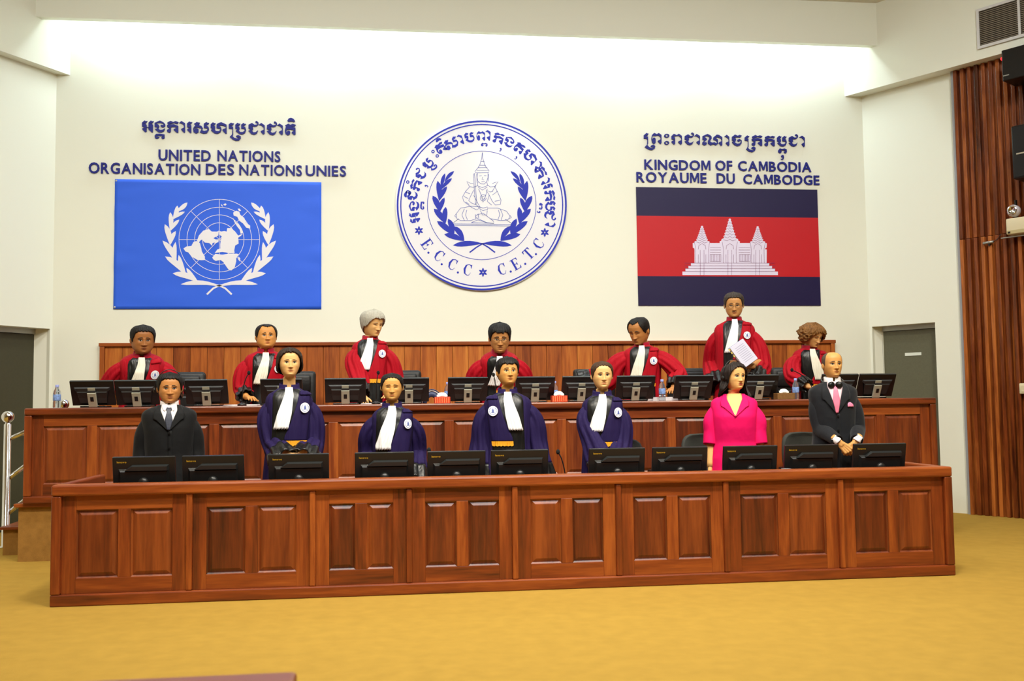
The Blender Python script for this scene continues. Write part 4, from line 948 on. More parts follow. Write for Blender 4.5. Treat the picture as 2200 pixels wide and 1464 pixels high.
        fpatch('eyebrow', br + [(x, z + bt * (1 - .6 * max(0, q * s))) for (x, z), q in zip(reversed(br), np.linspace(1, -1, 9))], .008, brow)
    if P.get('moustache'):
        mo = [(x, .262 - 1.2 * x * x) for x in np.linspace(-.11, .11, 11)]
        fpatch('moustache', mo + [(x, z - .020) for x, z in reversed(mo)], .006, brow)
    # -------- hair
    HP = dict(P); v, f, (hM, hN) = hair_mesh(hair, HP, seed)
    hm_ = attr_hair(haircol)
    ho = MB().add(headM(v), f).build('hair', hm_, bo, True, fix=True)
    if hair == 'pulled':
        pt = MB(); pts = [(0, .46, .52), (.0, .56, .44), (.02, .60, .22), (.03, .56, -.05), (.02, .50, -.22)]
        pt.tube(catmull(pts, 14), [.06, .08, .09, .09, .085, .08, .075, .07, .065, .06, .05, .04, .03, .01], 12)
        MB().add(headM(np.array([tuple(q) for q in pt.v])), pt.f).build('ponytail', hm_, ho, True)
    if P.get('glasses'):
        gl = MB()
        for s in (-1, 1):
            loop = []; n_ = 20
            for i in range(n_ + 1):
                t = 2 * math.pi * i / n_; x = s * .145 + .088 * math.copysign(abs(math.cos(t)) ** .7, math.cos(t)); z = .475 + .058 * math.copysign(abs(math.sin(t)) ** .7, math.sin(t)); loop.append((x, -.455 + .25 * x * x, z))
            gl.tube(loop, .006, 6)
            gl.tube([(s * .233, -.44, .49), (s * .33, -.30, .50), (s * .35, .02, .50)], .006, 6)
        gl.tube([(-.057, -.452, .485), (0, -.47, .495), (.057, -.452, .485)], .006, 6)
        gl.v = [tuple(q) for q in headM(np.array(gl.v))]
        gl.build('glasses', mat('glasses_metal', (120, 100, 70), .3, .8), bo, True)
    if P.get('headset'):
        hd = MB(); ew = .325 * P.get('wf', 1) + P.get('hsw', .03)
        hd.tube([(ew * math.cos(t) * 1.03, .04, .48 + (.60 + P.get('hsw', .03)) * math.sin(t)) for t in np.linspace(0, math.pi, 20)], .014, 8)
        hd.v = [tuple(q) for q in headM(np.array(hd.v))]; hso = hd.build('headset', M_BLACK, bo, True)
        for s in (-1, 1):
            c_ = MB().lathe([(.05, 0), (.085, .01), (.088, .05), (.06, .075), (.001, .08)], (0, 0, 0), 18, 'X')
            c_.v = [tuple(q) for q in headM(np.array([(s * (ew + x * .8), y + .03, z + .44) for x, y, z in c_.v]))]; c_.build('ear_cup', M_BLACK, hso, True)
    D = lambda L: [(d * k, x) for d, x in L]
    # -------- clothes
    if clothes in ('red', 'purple'):
        mt, mc = (M_RED, M_REDD) if clothes == 'red' else (M_PUR, M_PURD)
        ro = T.shell(.04, snb - .002, 60, 72, 0).build('robe', mt, bo, True)
        mL = mir
        T.patch(D([(.0, -.05), (.03, -.10), (.06, -.115), (1.5, -.125)]), D([(.0, .05), (.03, .10), (.06, .115), (1.5, .125)]), .012, snb - .07, .006, 12, 46, pleat=2, namp=.0015).build('front_panel', M_SATIN, ro, True)
        st_ = T.patch(D([(.02, .075), (.12, .058), (.25, .018), (.37, -.03), (.42, -.036)]), D([(.02, .145), (.2, .148), (.42, .118)]), .026 * k, .40 * k, .013, 8, 26, thick=.006, mir=mL)
        so = st_.build('stole', mt, ro, True)
        fr = MB(); T.patch(D([(.39, -.034), (.45, -.037)]), D([(.39, .119), (.45, .114)]), .398 * k, .432 * k, .015, 20, 3, pleat=9, namp=.0015, scallop=.006, mir=mL).build('gold_fringe', M_GOLD, so, False)
        T.patch(D([(.03, .075), (.06, .072)]), D([(.03, .150), (.06, .152)]), .026 * k, .058 * k, .021, 6, 3, thick=.008, mir=mL).build('shoulder_knot', mt, so, True)
        jb = extra.get('jab', 1) if extra else 1
        T.patch(D([(.0, -.020), (.06, -.030), (.20, -.075), (.33, -.108)]), D([(.0, .020), (.06, .030), (.20, .018), (.33, -.008)]), .0, (.305 + (extra or {}).get('jablen', 0)) * k, .024, 24, 24, pleat=5, namp=.003, scallop=.010, thick=.005, mir=mL * jb).build('jabot', (extra or {}).get('jmat', M_JAB), ro, True)
        # stand collar, open at the throat
        cb = MB(); rg = []
        cc, tc_ = T.spine(snb - .012)
        for hgt, rx, ry in ((-.022, .082, .084), (.0, .077, .079), (.030, .073, .075), (.034, .069, .071), (.0, .066, .069)):
            ring = []
            for j in range(33):
                u = .22 + (2 * math.pi - .44) * j / 32; pp = cc + Vector((rx * 1.03 * math.sin(u), .008 - ry * math.cos(u), hgt + .010 - .012 * math.cos(u))); ring.append(pp)
            rg.append(ring)
        cb.loft(rg, False).build('collar', mc, ro, True)
        # badge
        bx, bd_ = mL * .103, .155 * k; pc = T.front(bx, snb - bd_, .022); pa = T.front(bx + .03, snb - bd_, .022); pb = T.front(bx, snb - bd_ - .03, .022)
        ax = (pa - pc).normalized(); az_ = (pc - pb).normalized(); nrm = ax.cross(az_).normalized()
        nrm = nrm if nrm.y < 0 else -nrm
        def disc(r0, r1, n_, o_):
            mbx = MB(); A_ = [pc + (ax * math.cos(t) + az_ * math.sin(t)) * r1 + nrm * o_ for t in np.linspace(0, 2 * math.pi, n_, endpoint=False)]
            B_ = [pc + (ax * math.cos(t) + az_ * math.sin(t)) * r0 + nrm * o_ for t in np.linspace(0, 2 * math.pi, n_, endpoint=False)]
            C_ = [p - nrm * .004 for p in A_]
            return mbx.loft([B_, A_, C_], True, r0 < .002, False)
        bg = disc(.001, .039, 28, .004).build('badge', M_BADGE, ro, False)
        wr = MB()
        for s in (-1, 1):
            for t in np.linspace(-1.35, .75, 6):
                q = pc + (ax * s * math.cos(t) + az_ * math.sin(t)) * .0285 + nrm * .0055; d_ = (ax * s * -math.sin(t) + az_ * math.cos(t)) * .0055; e_ = (ax * s * math.cos(t) + az_ * math.sin(t)) * .003
                wr.add([q - d_, q + e_, q + d_, q - e_], [(0, 1, 2, 3)])
        for pl_ in ([(0, .022), (.005, .010), (.009, .002), (.006, -.006), (.016, -.014), (-.016, -.014), (-.006, -.006), (-.009, .002), (-.005, .010)],):
            wr.add([pc + ax * a + az_ * b + nrm * .0055 for a, b in pl_] + [pc + nrm * .0055], [(i, (i + 1) % 9, 9) for i in range(9)])
        tag(wr.build('badge_print', M_BADGEB, bg), kind='stuff')
        for s, (S, E, Wt, f), A in zip((-1, 1), SLV, arms):
            e = Wt + f * (.035 + A.get('ext', -.05 if A.get('pose') == 'flat' else 0)); rr = A.get('rad', [.048, .074, .082, .084, .082, .078, .068] if A.get('pose') == 'flat' else [.046, .070, .080, .086, .092, .100, .112]); up_ = S + Vector((-s * .085, .005, .026))
            kw = dict(drop=(0 if A.get('pose') == 'flat' else A.get('drop', .05)), seed=seed + s, pleat=9, amp=A.get('amp', .15), n=34)
            sl_ = sleeve([up_, S + (E - S) * .35 + Vector((s * .015, 0, 0)), E, E + (e - E) * .5, e], rr, t1=.80, cuffin=False, **kw).build('sleeve', mt, ro, True)
            sleeve([up_, S + (E - S) * .35 + Vector((s * .015, 0, 0)), E, E + (e - E) * .5, e], [r * 1.012 for r in rr], t0=.78, **kw).build('sleeve_cuff', M_SATIN, sl_, True)
    else:
        suit = {'suit': M_SUIT, 'charcoal': M_SUITN, 'fuchsia': M_FUCH}[clothes]
        hem = snb - (.78 if clothes == 'fuchsia' else .74) * k
        jo = T.shell(hem, snb - .004, 50, 64, 0).build('jacket', suit, bo, True)
        vb = .20 if clothes == 'fuchsia' else (extra or {}).get('vbot', .36)
        vt = .058
        if clothes != 'fuchsia':
            sh = M_SHIRT if clothes == 'suit' else M_SHIRTP; tie = M_TIE if clothes == 'suit' else M_TIEP
            shp = T.patch(D([(.0, -.05), (.05, -vt), (vb, -.004)]), D([(.0, .05), (.05, vt), (vb, .004)]), .002, vb * k, .005, 8, 16).build('shirt', sh, jo, True)
            T.patch(D([(.03, -.016), (.05, -.019), (.056, -.012), (vb * .6, -.027), (vb, -.008)]), D([(.03, .016), (.05, .019), (.056, .012), (vb * .6, .027), (vb, .008)]), .028 * k, vb * k - .004, .012, 6, 18, thick=.007).build('tie', tie, shp, True)
            rg = []
            for hgt, rx, ry in ((-.02, .070, .073), (.0, .067, .070), (.024, .066, .069), (.026, .063, .066), (0, .062, .065)):
                rg.append([Pn + Vector((rx * math.sin(u), .012 - ry * math.cos(u), hgt - .006 - .010 * math.cos(u))) for u in [.12 + (2 * math.pi - .24) * j / 32 for j in range(33)]])
            MB().loft(rg, False).build('shirt_collar', M_SHIRT, shp, True)
            for s in (-1, 1):
                T.patch(D([(.0, .012), (.02, .010), (.055, .026)]), D([(.0, .044), (.03, .046), (.055, .032)]), .002, .055 * k, .012, 4, 6, thick=.006, mir=s).build('collar_flap', M_SHIRT, shp, True)
        lw = .062
        for s in (-1, 1):
            T.patch(D([(.0, .056), (.05, vt), (vb, .0)]), D([(.0, .074), (.05, vt + .038), (min(.12, vb * .4), vt - .005 + .055), (min(.16, vb * .55), vt - .016 + .062), (min(.165, vb * .57), vt - .018 + .05), (vb, .004)]), .004, vb * k, .011, 6, 24, thick=.007, mir=s).build('lapel', suit, jo, True)
        if clothes != 'fuchsia':
            T.patch(D([(vb, -.002), (.75, -.002)]), D([(vb, .022), (.75, .026)]), vb * k, .73 * k, .006, 3, 16, thick=.006).build('front_edge', suit, jo, True)
            for bd_ in (vb + .02, vb + .14):
                pc = T.front(.004, snb - bd_ * k, .012); MB().lathe([(.010, 0), (.010, .004), (.001, .005)], tuple(pc), 12, 'Y').build('button', M_BLACK, jo)
        else:
            T.patch(D([(.50, -.003), (.80, -.048)]), D([(.50, .003), (.80, .048)]), .50 * k, .77 * k, .005, 6, 12).build('blouse', M_CORAL, jo, True)
        if extra and extra.get('square'):
            pq = T.patch(D([(.175, .098), (.192, .085), (.215, .085)]), D([(.175, .104), (.192, .128), (.215, .135)]), .178 * k, .215 * k, .008, 5, 5, pleat=2, namp=.003); pq.build('pocket_square', M_PINKSQ, jo, True)
        for s, (S, E, Wt, f), A in zip((-1, 1), SLV, arms):
            up_ = S + Vector((-s * .085, .005, .026)); e = Wt + f * .015
            if clothes == 'fuchsia':
                e = E + (Wt - E) * .22
                sleeve([up_, S + (E - S) * .4 + Vector((s * .01, 0, 0)), E + (S - E) * .2, e], [.046, .070, .074, .073, .071, .069], pleat=4, amp=.03, seed=seed + s).build('sleeve', suit, jo, True)
            else:
                so = sleeve([up_, S + (E - S) * .4, E, E + (e - E) * .5, e], [.044, .062, .064, .062, .058, .053, .047], pleat=3, amp=.035, seed=seed + s).build('sleeve', suit, jo, True)
                sleeve([E + (e - E) * .8, E + (e - E) * .92, Wt + f * .010, Wt + f * .020], [.032, .032, .032], n=8, pleat=2, amp=.0, seed=seed).build('shirt_cuff', M_SHIRT, so, True)
        for s in (-1, 1):
            MB().tube(catmull([(s * .085, 0, hem + .16), (s * .10, 0, hip * .6), (s * .10, .01, .25), (s * .105, .0, .05)], 14), [.125, .12, .115, .11, .105, .10, .098, .095, .092, .09, .088, .088, .09, .092], 20).build('trouser_leg', M_TROU, bo, True)
    for s in (-1, 1):
        MB().loft([[(s * .105 + .042 * wq * math.cos(t), yq + .0 * math.sin(t), .0 + hq * (1 + math.sin(t)) / 2) for t in np.linspace(0, 2 * math.pi, 14, endpoint=False)] for yq, wq, hq in ((.10, .5, .05), (.085, .85, .075), (.02, .95, .085), (-.06, 1.0, .07), (-.13, .95, .05), (-.165, .6, .035), (-.175, .2, .02))]).build('shoe', M_SHOE, bo, True)
    return root, bo, T, Pn
HM = {}
def hair_mat(name, rgb):
    m = mat(name, rgb, .55, spec=.28); nt = m.node_tree; L = nt.links; b = nt.nodes['Principled BSDF']; c = srgb(rgb)
    tc = nt.nodes.new('ShaderNodeTexCoord'); mp = nt.nodes.new('ShaderNodeMapping'); mp.inputs['Scale'].default_value = (150, 150, 14); L.new(tc.outputs['Object'], mp.inputs[0])
    n = nt.nodes.new('ShaderNodeTexNoise'); n.inputs['Scale'].default_value = 1; n.inputs['Detail'].default_value = 3; L.new(mp.outputs[0], n.inputs['Vector'])
    r = nt.nodes.new('ShaderNodeValToRGB'); r.color_ramp.elements[0].position = .35; r.color_ramp.elements[1].position = .7
    r.color_ramp.elements[0].color = (*[v * (.55 if sum(c) < .6 else .82) for v in c], 1); r.color_ramp.elements[1].color = (*[min(1, v * (1.5 if sum(c) < .6 else 1.15)) for v in c], 1)
    L.new(n.outputs['Fac'], r.inputs[0]); L.new(r.outputs[0], b.inputs['Base Color'])
    k = nt.nodes.new('ShaderNodeBump'); k.inputs['Strength'].default_value = .7; k.inputs['Distance'].default_value = .004; L.new(n.outputs['Fac'], k.inputs['Height']); L.new(k.outputs[0], b.inputs['Normal'])
    return m
def attr_hair(rgb):
    k = tuple(rgb)
    if k not in HM:
        m = hair_mat('hair_%d' % (len(HM) + 1), rgb)
        HM[k] = m
    return HM[k]
def arm(w, **k): return dict(w=w, **k)
SK_K = (176, 112, 66); SK_K2 = (190, 124, 72); SK_W = (222, 166, 128); SK_W2 = (226, 172, 134); SK_C4 = (200, 138, 84)
DES = 1.276 - .482
# ------------------------------------------------------------------ the judges (on the platform) and the seven standing at the front bench
PF = .482
BLK = (20, 16, 14); G_J = 'judges in red robes'; G_C = 'people standing at the front bench'
hang = lambda s, x=.27, y=-.03, z=.80: arm((s * x, y, z), palm=(-s, 0, 0))
person('person', 'stocky judge in red robe leaning forward at the left end of the judges\' bench', 307, 698, 758, 9.48, PF, (158, 102, 55), 'short', BLK, 'red',
       (arm((-.32, -.20, DES + .105), f=(0, -1, -.3), palm=(0, 0, -1), pose='flat', drop=.03), arm((.28, -.20, DES + .105), f=(0, -1, -.3), palm=(0, 0, -1), pose='flat', drop=.03)), yaw=8, pitch=8, lean=22, sw=.192, seed=1, P=dict(wf=1.12, jf=1.15, nosew=1.3, nose=.85), group=G_J, fat=1.15, extra=dict(jmat=M_JABC))
person('person', 'judge in red robe, high forehead, behind the woman with dark bobbed hair', 572, 697, 749, 9.6, PF, (200, 138, 72), 'recede', (30, 24, 20), 'red',
       (arm((-.17, -.30, DES + .08), f=(.35, -1, -.05), palm=(0, 0, -1), pose='flat', drop=.01, ext=-.05), arm((.12, -.30, DES + .08), f=(-.3, -1, -.05), palm=(0, 0, -1), pose='flat', drop=.01, ext=-.05)), yaw=8, pitch=-4, lean=12, sw=.192, seed=2, P=dict(wf=1.14, jf=1.18, nosew=1.3, nose=.9), group=G_J, fat=1.15, extra=dict(jmat=M_JABC))
person('person', 'grey-haired woman judge in red robe looking down to the side', 800, 664, 721, 9.82, PF, (214, 165, 104), 'grey', (172, 168, 154), 'red',
       (arm((-.06, -.36, DES + .05), f=(.1, -1, -.3), palm=(0, 0, -1), pose='flat', drop=.12, pole=(-.3, 1, -.2)), arm((.22, -.22, DES + .10), f=(-.4, -1, -.1), palm=(0, 0, -1), pose='flat', drop=.10, pole=(.3, 1, -.2))), yaw=38, pitch=12, sw=.175, seed=3, female=True, P=dict(nose=1.1, jf=.97), brow=M_BROWG, lidlow=.6, group=G_J)
person('person', 'judge with glasses and straight fringe in red robe leaning over the bench', 1073, 692, 755, 9.42, PF, (184, 128, 74), 'fringe', (22, 20, 20), 'red',
       (arm((-.24, -.20, DES + .105), f=(.1, -1, -.3), palm=(0, 0, -1), pose='flat', drop=.01), arm((.24, -.20, DES + .105), f=(0, -1, -.3), palm=(0, 0, -1), pose='flat', drop=.01)), yaw=4, pitch=12, lean=26, sw=.182, seed=4, P=dict(nosew=1.2, glasses=1, jf=1.05, moustache=0), group=G_J)
person('person', 'dark-haired judge in red robe looking down with one arm stretched to a chair', 1372, 679, 735, 9.75, PF, (180, 121, 66), 'recede', BLK, 'red',
       (arm((-.60, -.04, 1.06), f=(-.8, .1, -.5), palm=(0, 0, -1), pose='relax', drop=.08, pole=(-.2, .2, -1), amp=.12, rad=[.05, .085, .10, .11, .12, .13, .14]), arm((.30, -.30, DES + .12), f=(-.1, -1, -.1), palm=(0, 0, -1), pose='flat', drop=.10, pole=(1, .4, -.3))), yaw=-30, pitch=22, lean=8, body_yaw=-4, sw=.185, seed=5, P=dict(nosew=1.15, jf=1.05), lidlow=.9, group=G_J, extra=dict(jmat=M_JABC, jablen=.04))
j6 = person('person', 'tall judge with glasses in red robe holding a binder of papers', 1576, 627, 680, 9.82, PF, (196, 142, 85), 'short', (56, 46, 38), 'red',
       (arm((-.20, -.10, 1.02), f=(.2, -.5, -1), palm=(1, 0, 0), drop=.03, nohand=1, ext=.05), arm((.13, -.33, 1.13), f=(-1, -.1, .08), palm=(0, 1, 0), pose='hold', drop=.16, pole=(.6, .6, -.6), ext=-.07)), yaw=2, pitch=9, sw=.20, seed=6, P=dict(glasses=1, moustache=1, wf=1.04, jf=1.08), brow=M_BROWB, group=G_J, fat=1.1, lidlow=.3)
person('person', 'woman judge with curly auburn hair in red robe looking down', 1745, 684, 742, 9.78, PF, (208, 155, 96), 'curly', (124, 84, 40), 'red',
       (arm((-.12, -.40, DES + .12), f=(.9, -.5, -.2), palm=(0, 0, -1), pose='flat', drop=.12, pole=(-1, .3, -.3)), arm((.22, -.30, DES + .10), f=(-.3, -1, 0), palm=(0, 0, -1), pose='flat', drop=.1)), yaw=46, pitch=22, lean=10, body_yaw=14, sw=.168, seed=7, female=True, hh=.215, P=dict(), brow=M_BROWB, lidlow=.85, group=G_J, extra=dict(jab=-1, jmat=M_JABC, jablen=.03))
c1 = person('person', 'man in black suit and dotted tie wearing a headset at the front bench', 365, 801, 866, 7.78, 0, (190, 130, 74), 'short', (18, 15, 14), 'suit',
       (hang(-1, .215, -.02, .72), hang(1, .215, -.02, .72)), yaw=2, pitch=2, sw=.19, neck=.012, extra=dict(vbot=.22), seed=8, P=dict(wf=1.07, nosew=1.2, nose=.9, headset=1, hsw=.08, jf=1.02), group=G_C)
person('person', 'tall woman in purple robe with dark bobbed hair and clasped hands', 622, 746, 809, 7.74, 0, (224, 174, 113), 'bob', (42, 30, 22), 'purple',
       (arm((-.02, -.27, .93), f=(.8, -.35, -.55), palm=(0, 1, 0), pose='grip', drop=.08, pole=(-.35, 1, -.3), ext=-.04), arm((.10, -.25, .93), f=(-.85, -.35, -.45), palm=(0, 1, 0), pose='grip', drop=.08, pole=(.35, 1, -.3), ext=-.04)), yaw=6, pitch=-3, sw=.172, neck=.085, seed=9, female=True, P=dict(wf=1.04, jf=.95), brow=M_BROWD, group=G_C)
person('person', 'young woman in purple robe with pulled-back black hair and lowered eyes', 842, 801, 859, 7.78, 0, (214, 159, 89), 'pulled', (20, 16, 15), 'purple',
       (hang(-1, .165, -.06, .74), hang(1, .165, -.06, .74)), yaw=0, pitch=3, sw=.152, neck=.055, seed=10, female=True, P=dict(wf=1.08, jf=1.0, nosew=1.15, nose=.8), lidlow=.75, group=G_C, extra=dict(jablen=.06))
person('person', 'young man in purple robe with black fringe, badge on the left', 1090, 767, 828, 7.74, 0, (206, 149, 81), 'fringe', (18, 15, 14), 'purple',
       (hang(-1, .22, -.06, .74), hang(1, .25, -.04, .74)), yaw=14, pitch=-6, sw=.182, neck=.055, seed=11, P=dict(wf=1.06, nosew=1.15, jf=1.0), mir=-1, group=G_C)
person('person', 'young woman in purple robe with brown hair tied back', 1293, 776, 835, 7.78, 0, (226, 178, 117), 'pulled', (64, 44, 28), 'purple',
       (arm((-.02, -.27, .80), f=(.8, -.4, -.4), palm=(0, 1, 0), pose='grip', drop=.08, pole=(-.35, 1, -.3)), arm((.08, -.24, .80), f=(-.8, -.4, -.4), palm=(0, 1, 0), pose='grip', drop=.08, pole=(.35, 1, -.3))), yaw=10, pitch=0, sw=.158, neck=.05, seed=12, female=True, P=dict(wf=1.04, jf=.97), brow=M_BROWB, group=G_C)
person('person', 'woman in bright fuchsia jacket with long dark hair and a headset', 1577, 778, 837, 7.78, 0, (224, 174, 109), 'long', (34, 24, 20), 'fuchsia',
       (hang(-1, .205, -.08, .72), hang(1, .205, -.08, .72)), yaw=34, pitch=0, sw=.178, neck=.035, seed=13, female=True, P=dict(wf=1.03, jf=1.0, headset=1, hsw=.09), lipcol=(176, 30, 60), group=G_C, fat=1.1)
c7 = person('person', 'balding man in charcoal suit with pink tie and clasped hands', 1787, 757, 812, 7.78, 0, (206, 151, 85), 'bald', (84, 70, 56), 'charcoal',
       (arm((-.04, -.27, .95), f=(.65, -.15, -.65), palm=(.1, 1, -.1), pose='grip', pole=(-.3, 1, -.2)), arm((.13, -.25, .955), f=(-.55, -.15, -.75), palm=(-.1, 1, 0), pose='grip', pole=(.3, 1, -.2))), yaw=22, pitch=-3, body_yaw=8, sw=.185, seed=14, P=dict(wf=.96, jf=1.0, nose=1.15), brow=M_BROWB, group=G_C, extra=dict(square=1, vbot=.27))
# headset resting round the neck of the balding man
Pn = c7[3]; hd = MB()
hd.tube([Pn + Vector((.085 * math.sin(t), .015 - .085 * math.cos(t), -.012 - .03 * math.cos(t))) for t in np.linspace(.35, 2 * math.pi - .35, 24)], .007, 8)
ho = hd.build('headset', M_BLACK, c7[1], True)
for s in (-1, 1):
    q = Pn + Vector((s * .036, -.082, -.05)); MB().lathe([(.018, 0), (.028, .004), (.029, .022), (.02, .032), (.001, .034)], (0, 0, 0), 18, 'Y').build('ear_cup', M_BLACK, ho, True, loc=q, rot=(0, 0, s * -.5))
# ------------------------------------------------------------------ things on and around the benches
M_SILV = mat('stand_silver', (176, 176, 158), .4, 0.1); M_LOGO = mat('logo_gold', (200, 160, 40), .4); M_FOOT = mat('monitor_foot', (24, 24, 25), .35)
M_MON = mat('monitor_shell', (24, 25, 25), .34); M_MON2 = mat('monitor_shell_raised', (36, 38, 38), .30); M_SCR = mat('screen_dark', (10, 11, 13), .12)
def text_mb(txt, width, h, y):
    mb = MB(); x = 0; gs = [glyph(c) for c in txt]; tot = sum(g[3] - g[2] for g in gs) + .1 * (len(txt) - 1); sx = width / tot
    for v, f, lo, hi, top in gs:
        mb.add([((x + p[0] - lo) * sx, y, p[1] * h / CAPH) for p in v], f); x += hi - lo + .1
    return mb
LOGO = text_mb('lenovo', .062, .013, 0)
def frustum(x0, x1, z0, z1, y0, i, y1):
    a = [(x0, y0, z0), (x1, y0, z0), (x1, y0, z1), (x0, y0, z1)]; b = [(x0 + i, y1, z0 + i), (x1 - i, y1, z0 + i), (x1 - i, y1, z1 - i), (x0 + i, y1, z1 - i)]
    return MB().loft([a, b])
def front_monitor(label):
    r = thing('monitor', label, 'monitor', group='monitors along the front bench')
    W, Hh = .205, .258; tl = Matrix.Rotation(R(11), 4, 'X'); up = Matrix.Translation((0, 0, .045)) @ tl
    sh = MB().box(-W, W, -.012, .014, 0, Hh, .005); sh.xf(up).build('shell', M_MON, r)
    bk = frustum(-.165, .165, .02, .175, -.012, .014, -.034).xf(up).build('back_cover', M_MON, r)
    MB().loft([[(-.125, -.010, .165), (.165, -.010, .165), (.165, -.010, .205), (-.075, -.010, .205)], [(-.12, -.043, .170), (.155, -.043, .170), (.155, -.043, .198), (-.075, -.043, .198)]]).xf(up).build('vent_ridge', M_MON2, bk)
    MB().box(-W + .012, W - .012, .0141, .0148, .014, Hh - .012).xf(up).build('screen', M_SCR, r)
    lg = MB().add(LOGO.v, LOGO.f); lg.xf(up @ Matrix.Translation((-W + .03, -.0126, Hh - .04))).build('maker_logo', M_LOGO, r)
    MB().lathe([(.034, 0), (.034, .02), (.024, .034), (.001, .036)], (0, -.04, .125), 20, 'Y').build('hinge', M_FOOT, r, True)
    MB().lathe([(.011, .0), (.011, .014), (.004, .02)], (0, -.076, .112), 12, 'Y').build('hinge_cap', M_CHROME, r, True)
    MB().box(-.024, .024, -.060, -.036, .008, .13, .006).build('stem', M_FOOT, r)
    MB().lathe([(.10, 0), (.10, .006), (.085, .012), (.02, .016)], (0, -.02, 0), 28).build('base', M_FOOT, r, True)
    return r
FMP = [(245, 375, 981), (394, 523, 974), (581, 703, 969), (766, 886, 962), (921, 1040, 962), (1058, 1174, 961), (1267, 1383, 958), (1404, 1516, 957), (1555, 1667, 955), (1687, 1797, 952), (1835, 1942, 949)]
FML = ['leftmost black monitor on the front bench', 'black monitor right of the man in the black suit', 'black monitor in front of the woman with bobbed hair', 'black monitor in front of the woman with lowered eyes', 'black monitor left of the young man with black fringe',
       'black monitor in front of the young man with black fringe', 'black monitor in front of the woman with tied-back brown hair', 'black monitor left of the woman in fuchsia', 'black monitor in front of the woman in fuchsia', 'black monitor in front of the balding man, left of his hands', 'rightmost black monitor on the front bench']
ZT = .6405; m0 = None
for (a, b, t), lab in zip(FMP, FML):
    Ym = YF + .24; c = onY((a + b) / 2, t, Ym)
    o = front_monitor(lab) if m0 is None else copy_tree(m0)
    if m0 is None: m0 = o
    o['label'] = lab; o.location = (c[0], Ym + .04, ZT)
def rear_monitor(label):
    r = thing('monitor', label, 'monitor', group='monitors along the judges\' bench')
    W, Hh = .180, .234; up = Matrix.Translation((0, -.03, .022)) @ Matrix.Rotation(R(28), 4, 'X')
    MB().box(-W, W, -.010, .016, 0, Hh, .004).xf(up).build('shell', M_BLACK, r)
    MB().loft([[(-W + .03, -.010, Hh - .055), (W - .03, -.010, Hh - .055), (W - .03, -.010, Hh - .075), (-W + .03, -.010, Hh - .075)], [(-W + .045, -.024, Hh - .062), (W - .045, -.024, Hh - .062), (W - .06, -.030, Hh - .10), (-W + .06, -.030, Hh - .10)], [(-W + .07, -.02, .03), (W - .07, -.02, .03), (W - .07, -.012, .02), (-W + .07, -.012, .02)]]).xf(up).build('back_cover', M_DARK, r)
    MB().box(-W + .012, W - .012, .0161, .0168, .012, Hh - .012).xf(up).build('screen', M_SCR, r)
    st_ = MB().box(-.036, .036, -.052, -.030, .006, .140, .004).xf(up).build('stand', M_SILV, r)
    MB().box(-.014, .014, -.0535, -.0515, .062, .104).xf(up).build('stand_recess', M_BLACK, st_)
    MB().box(-.034, .034, -.046, -.028, .143, .155).xf(up).build('hinge', M_DARK, st_)
    MB().box(-.030, .030, -.036, -.030, .157, .182).xf(up).build('hinge_plate', M_SILV, st_)
    MB().box(-.11, .11, -.075, .09, 0, .014, .004).build('base', M_BLACK, r)
    return r
RMP = [(151, 246, 821), (246, 341, 820), (397, 490, 819), (560, 649, 817), (699, 785, 815), (836, 921, 814), (963, 1047, 812), (1108, 1191, 809), (1208, 1290, 811), (1325, 1406, 809), (1449, 1532, 808), (1592, 1670, 806), (1764, 1842, 806), (1845, 1922, 805)]
RML = ['leftmost tilted monitor on the judges\' bench', 'second tilted monitor from the left on the judges\' bench', 'tilted monitor behind the man in the black suit', 'tilted monitor behind the woman with bobbed hair', 'tilted monitor left of the woman with lowered eyes', 'tilted monitor right of the woman with lowered eyes',
       'tilted monitor between a water bottle and the young man with fringe', 'tilted monitor right of the young man with black fringe', 'tilted monitor behind the woman with tied-back brown hair', 'tilted monitor in front of the judge reaching for a chair', 'tilted monitor left of the woman in fuchsia', 'tilted monitor right of the woman in fuchsia', 'tilted monitor right of the balding man\'s head', 'rightmost tilted monitor on the judges\' bench']
m0 = None
for (a, b, t), lab in zip(RMP, RML):
    Ym = YR + .16; c = onY((a + b) / 2, t, Ym)
    o = rear_monitor(lab) if m0 is None else copy_tree(m0)
    if m0 is None: m0 = o
    o['label'] = lab; o.location = (c[0], Ym + .11, 1.2765)
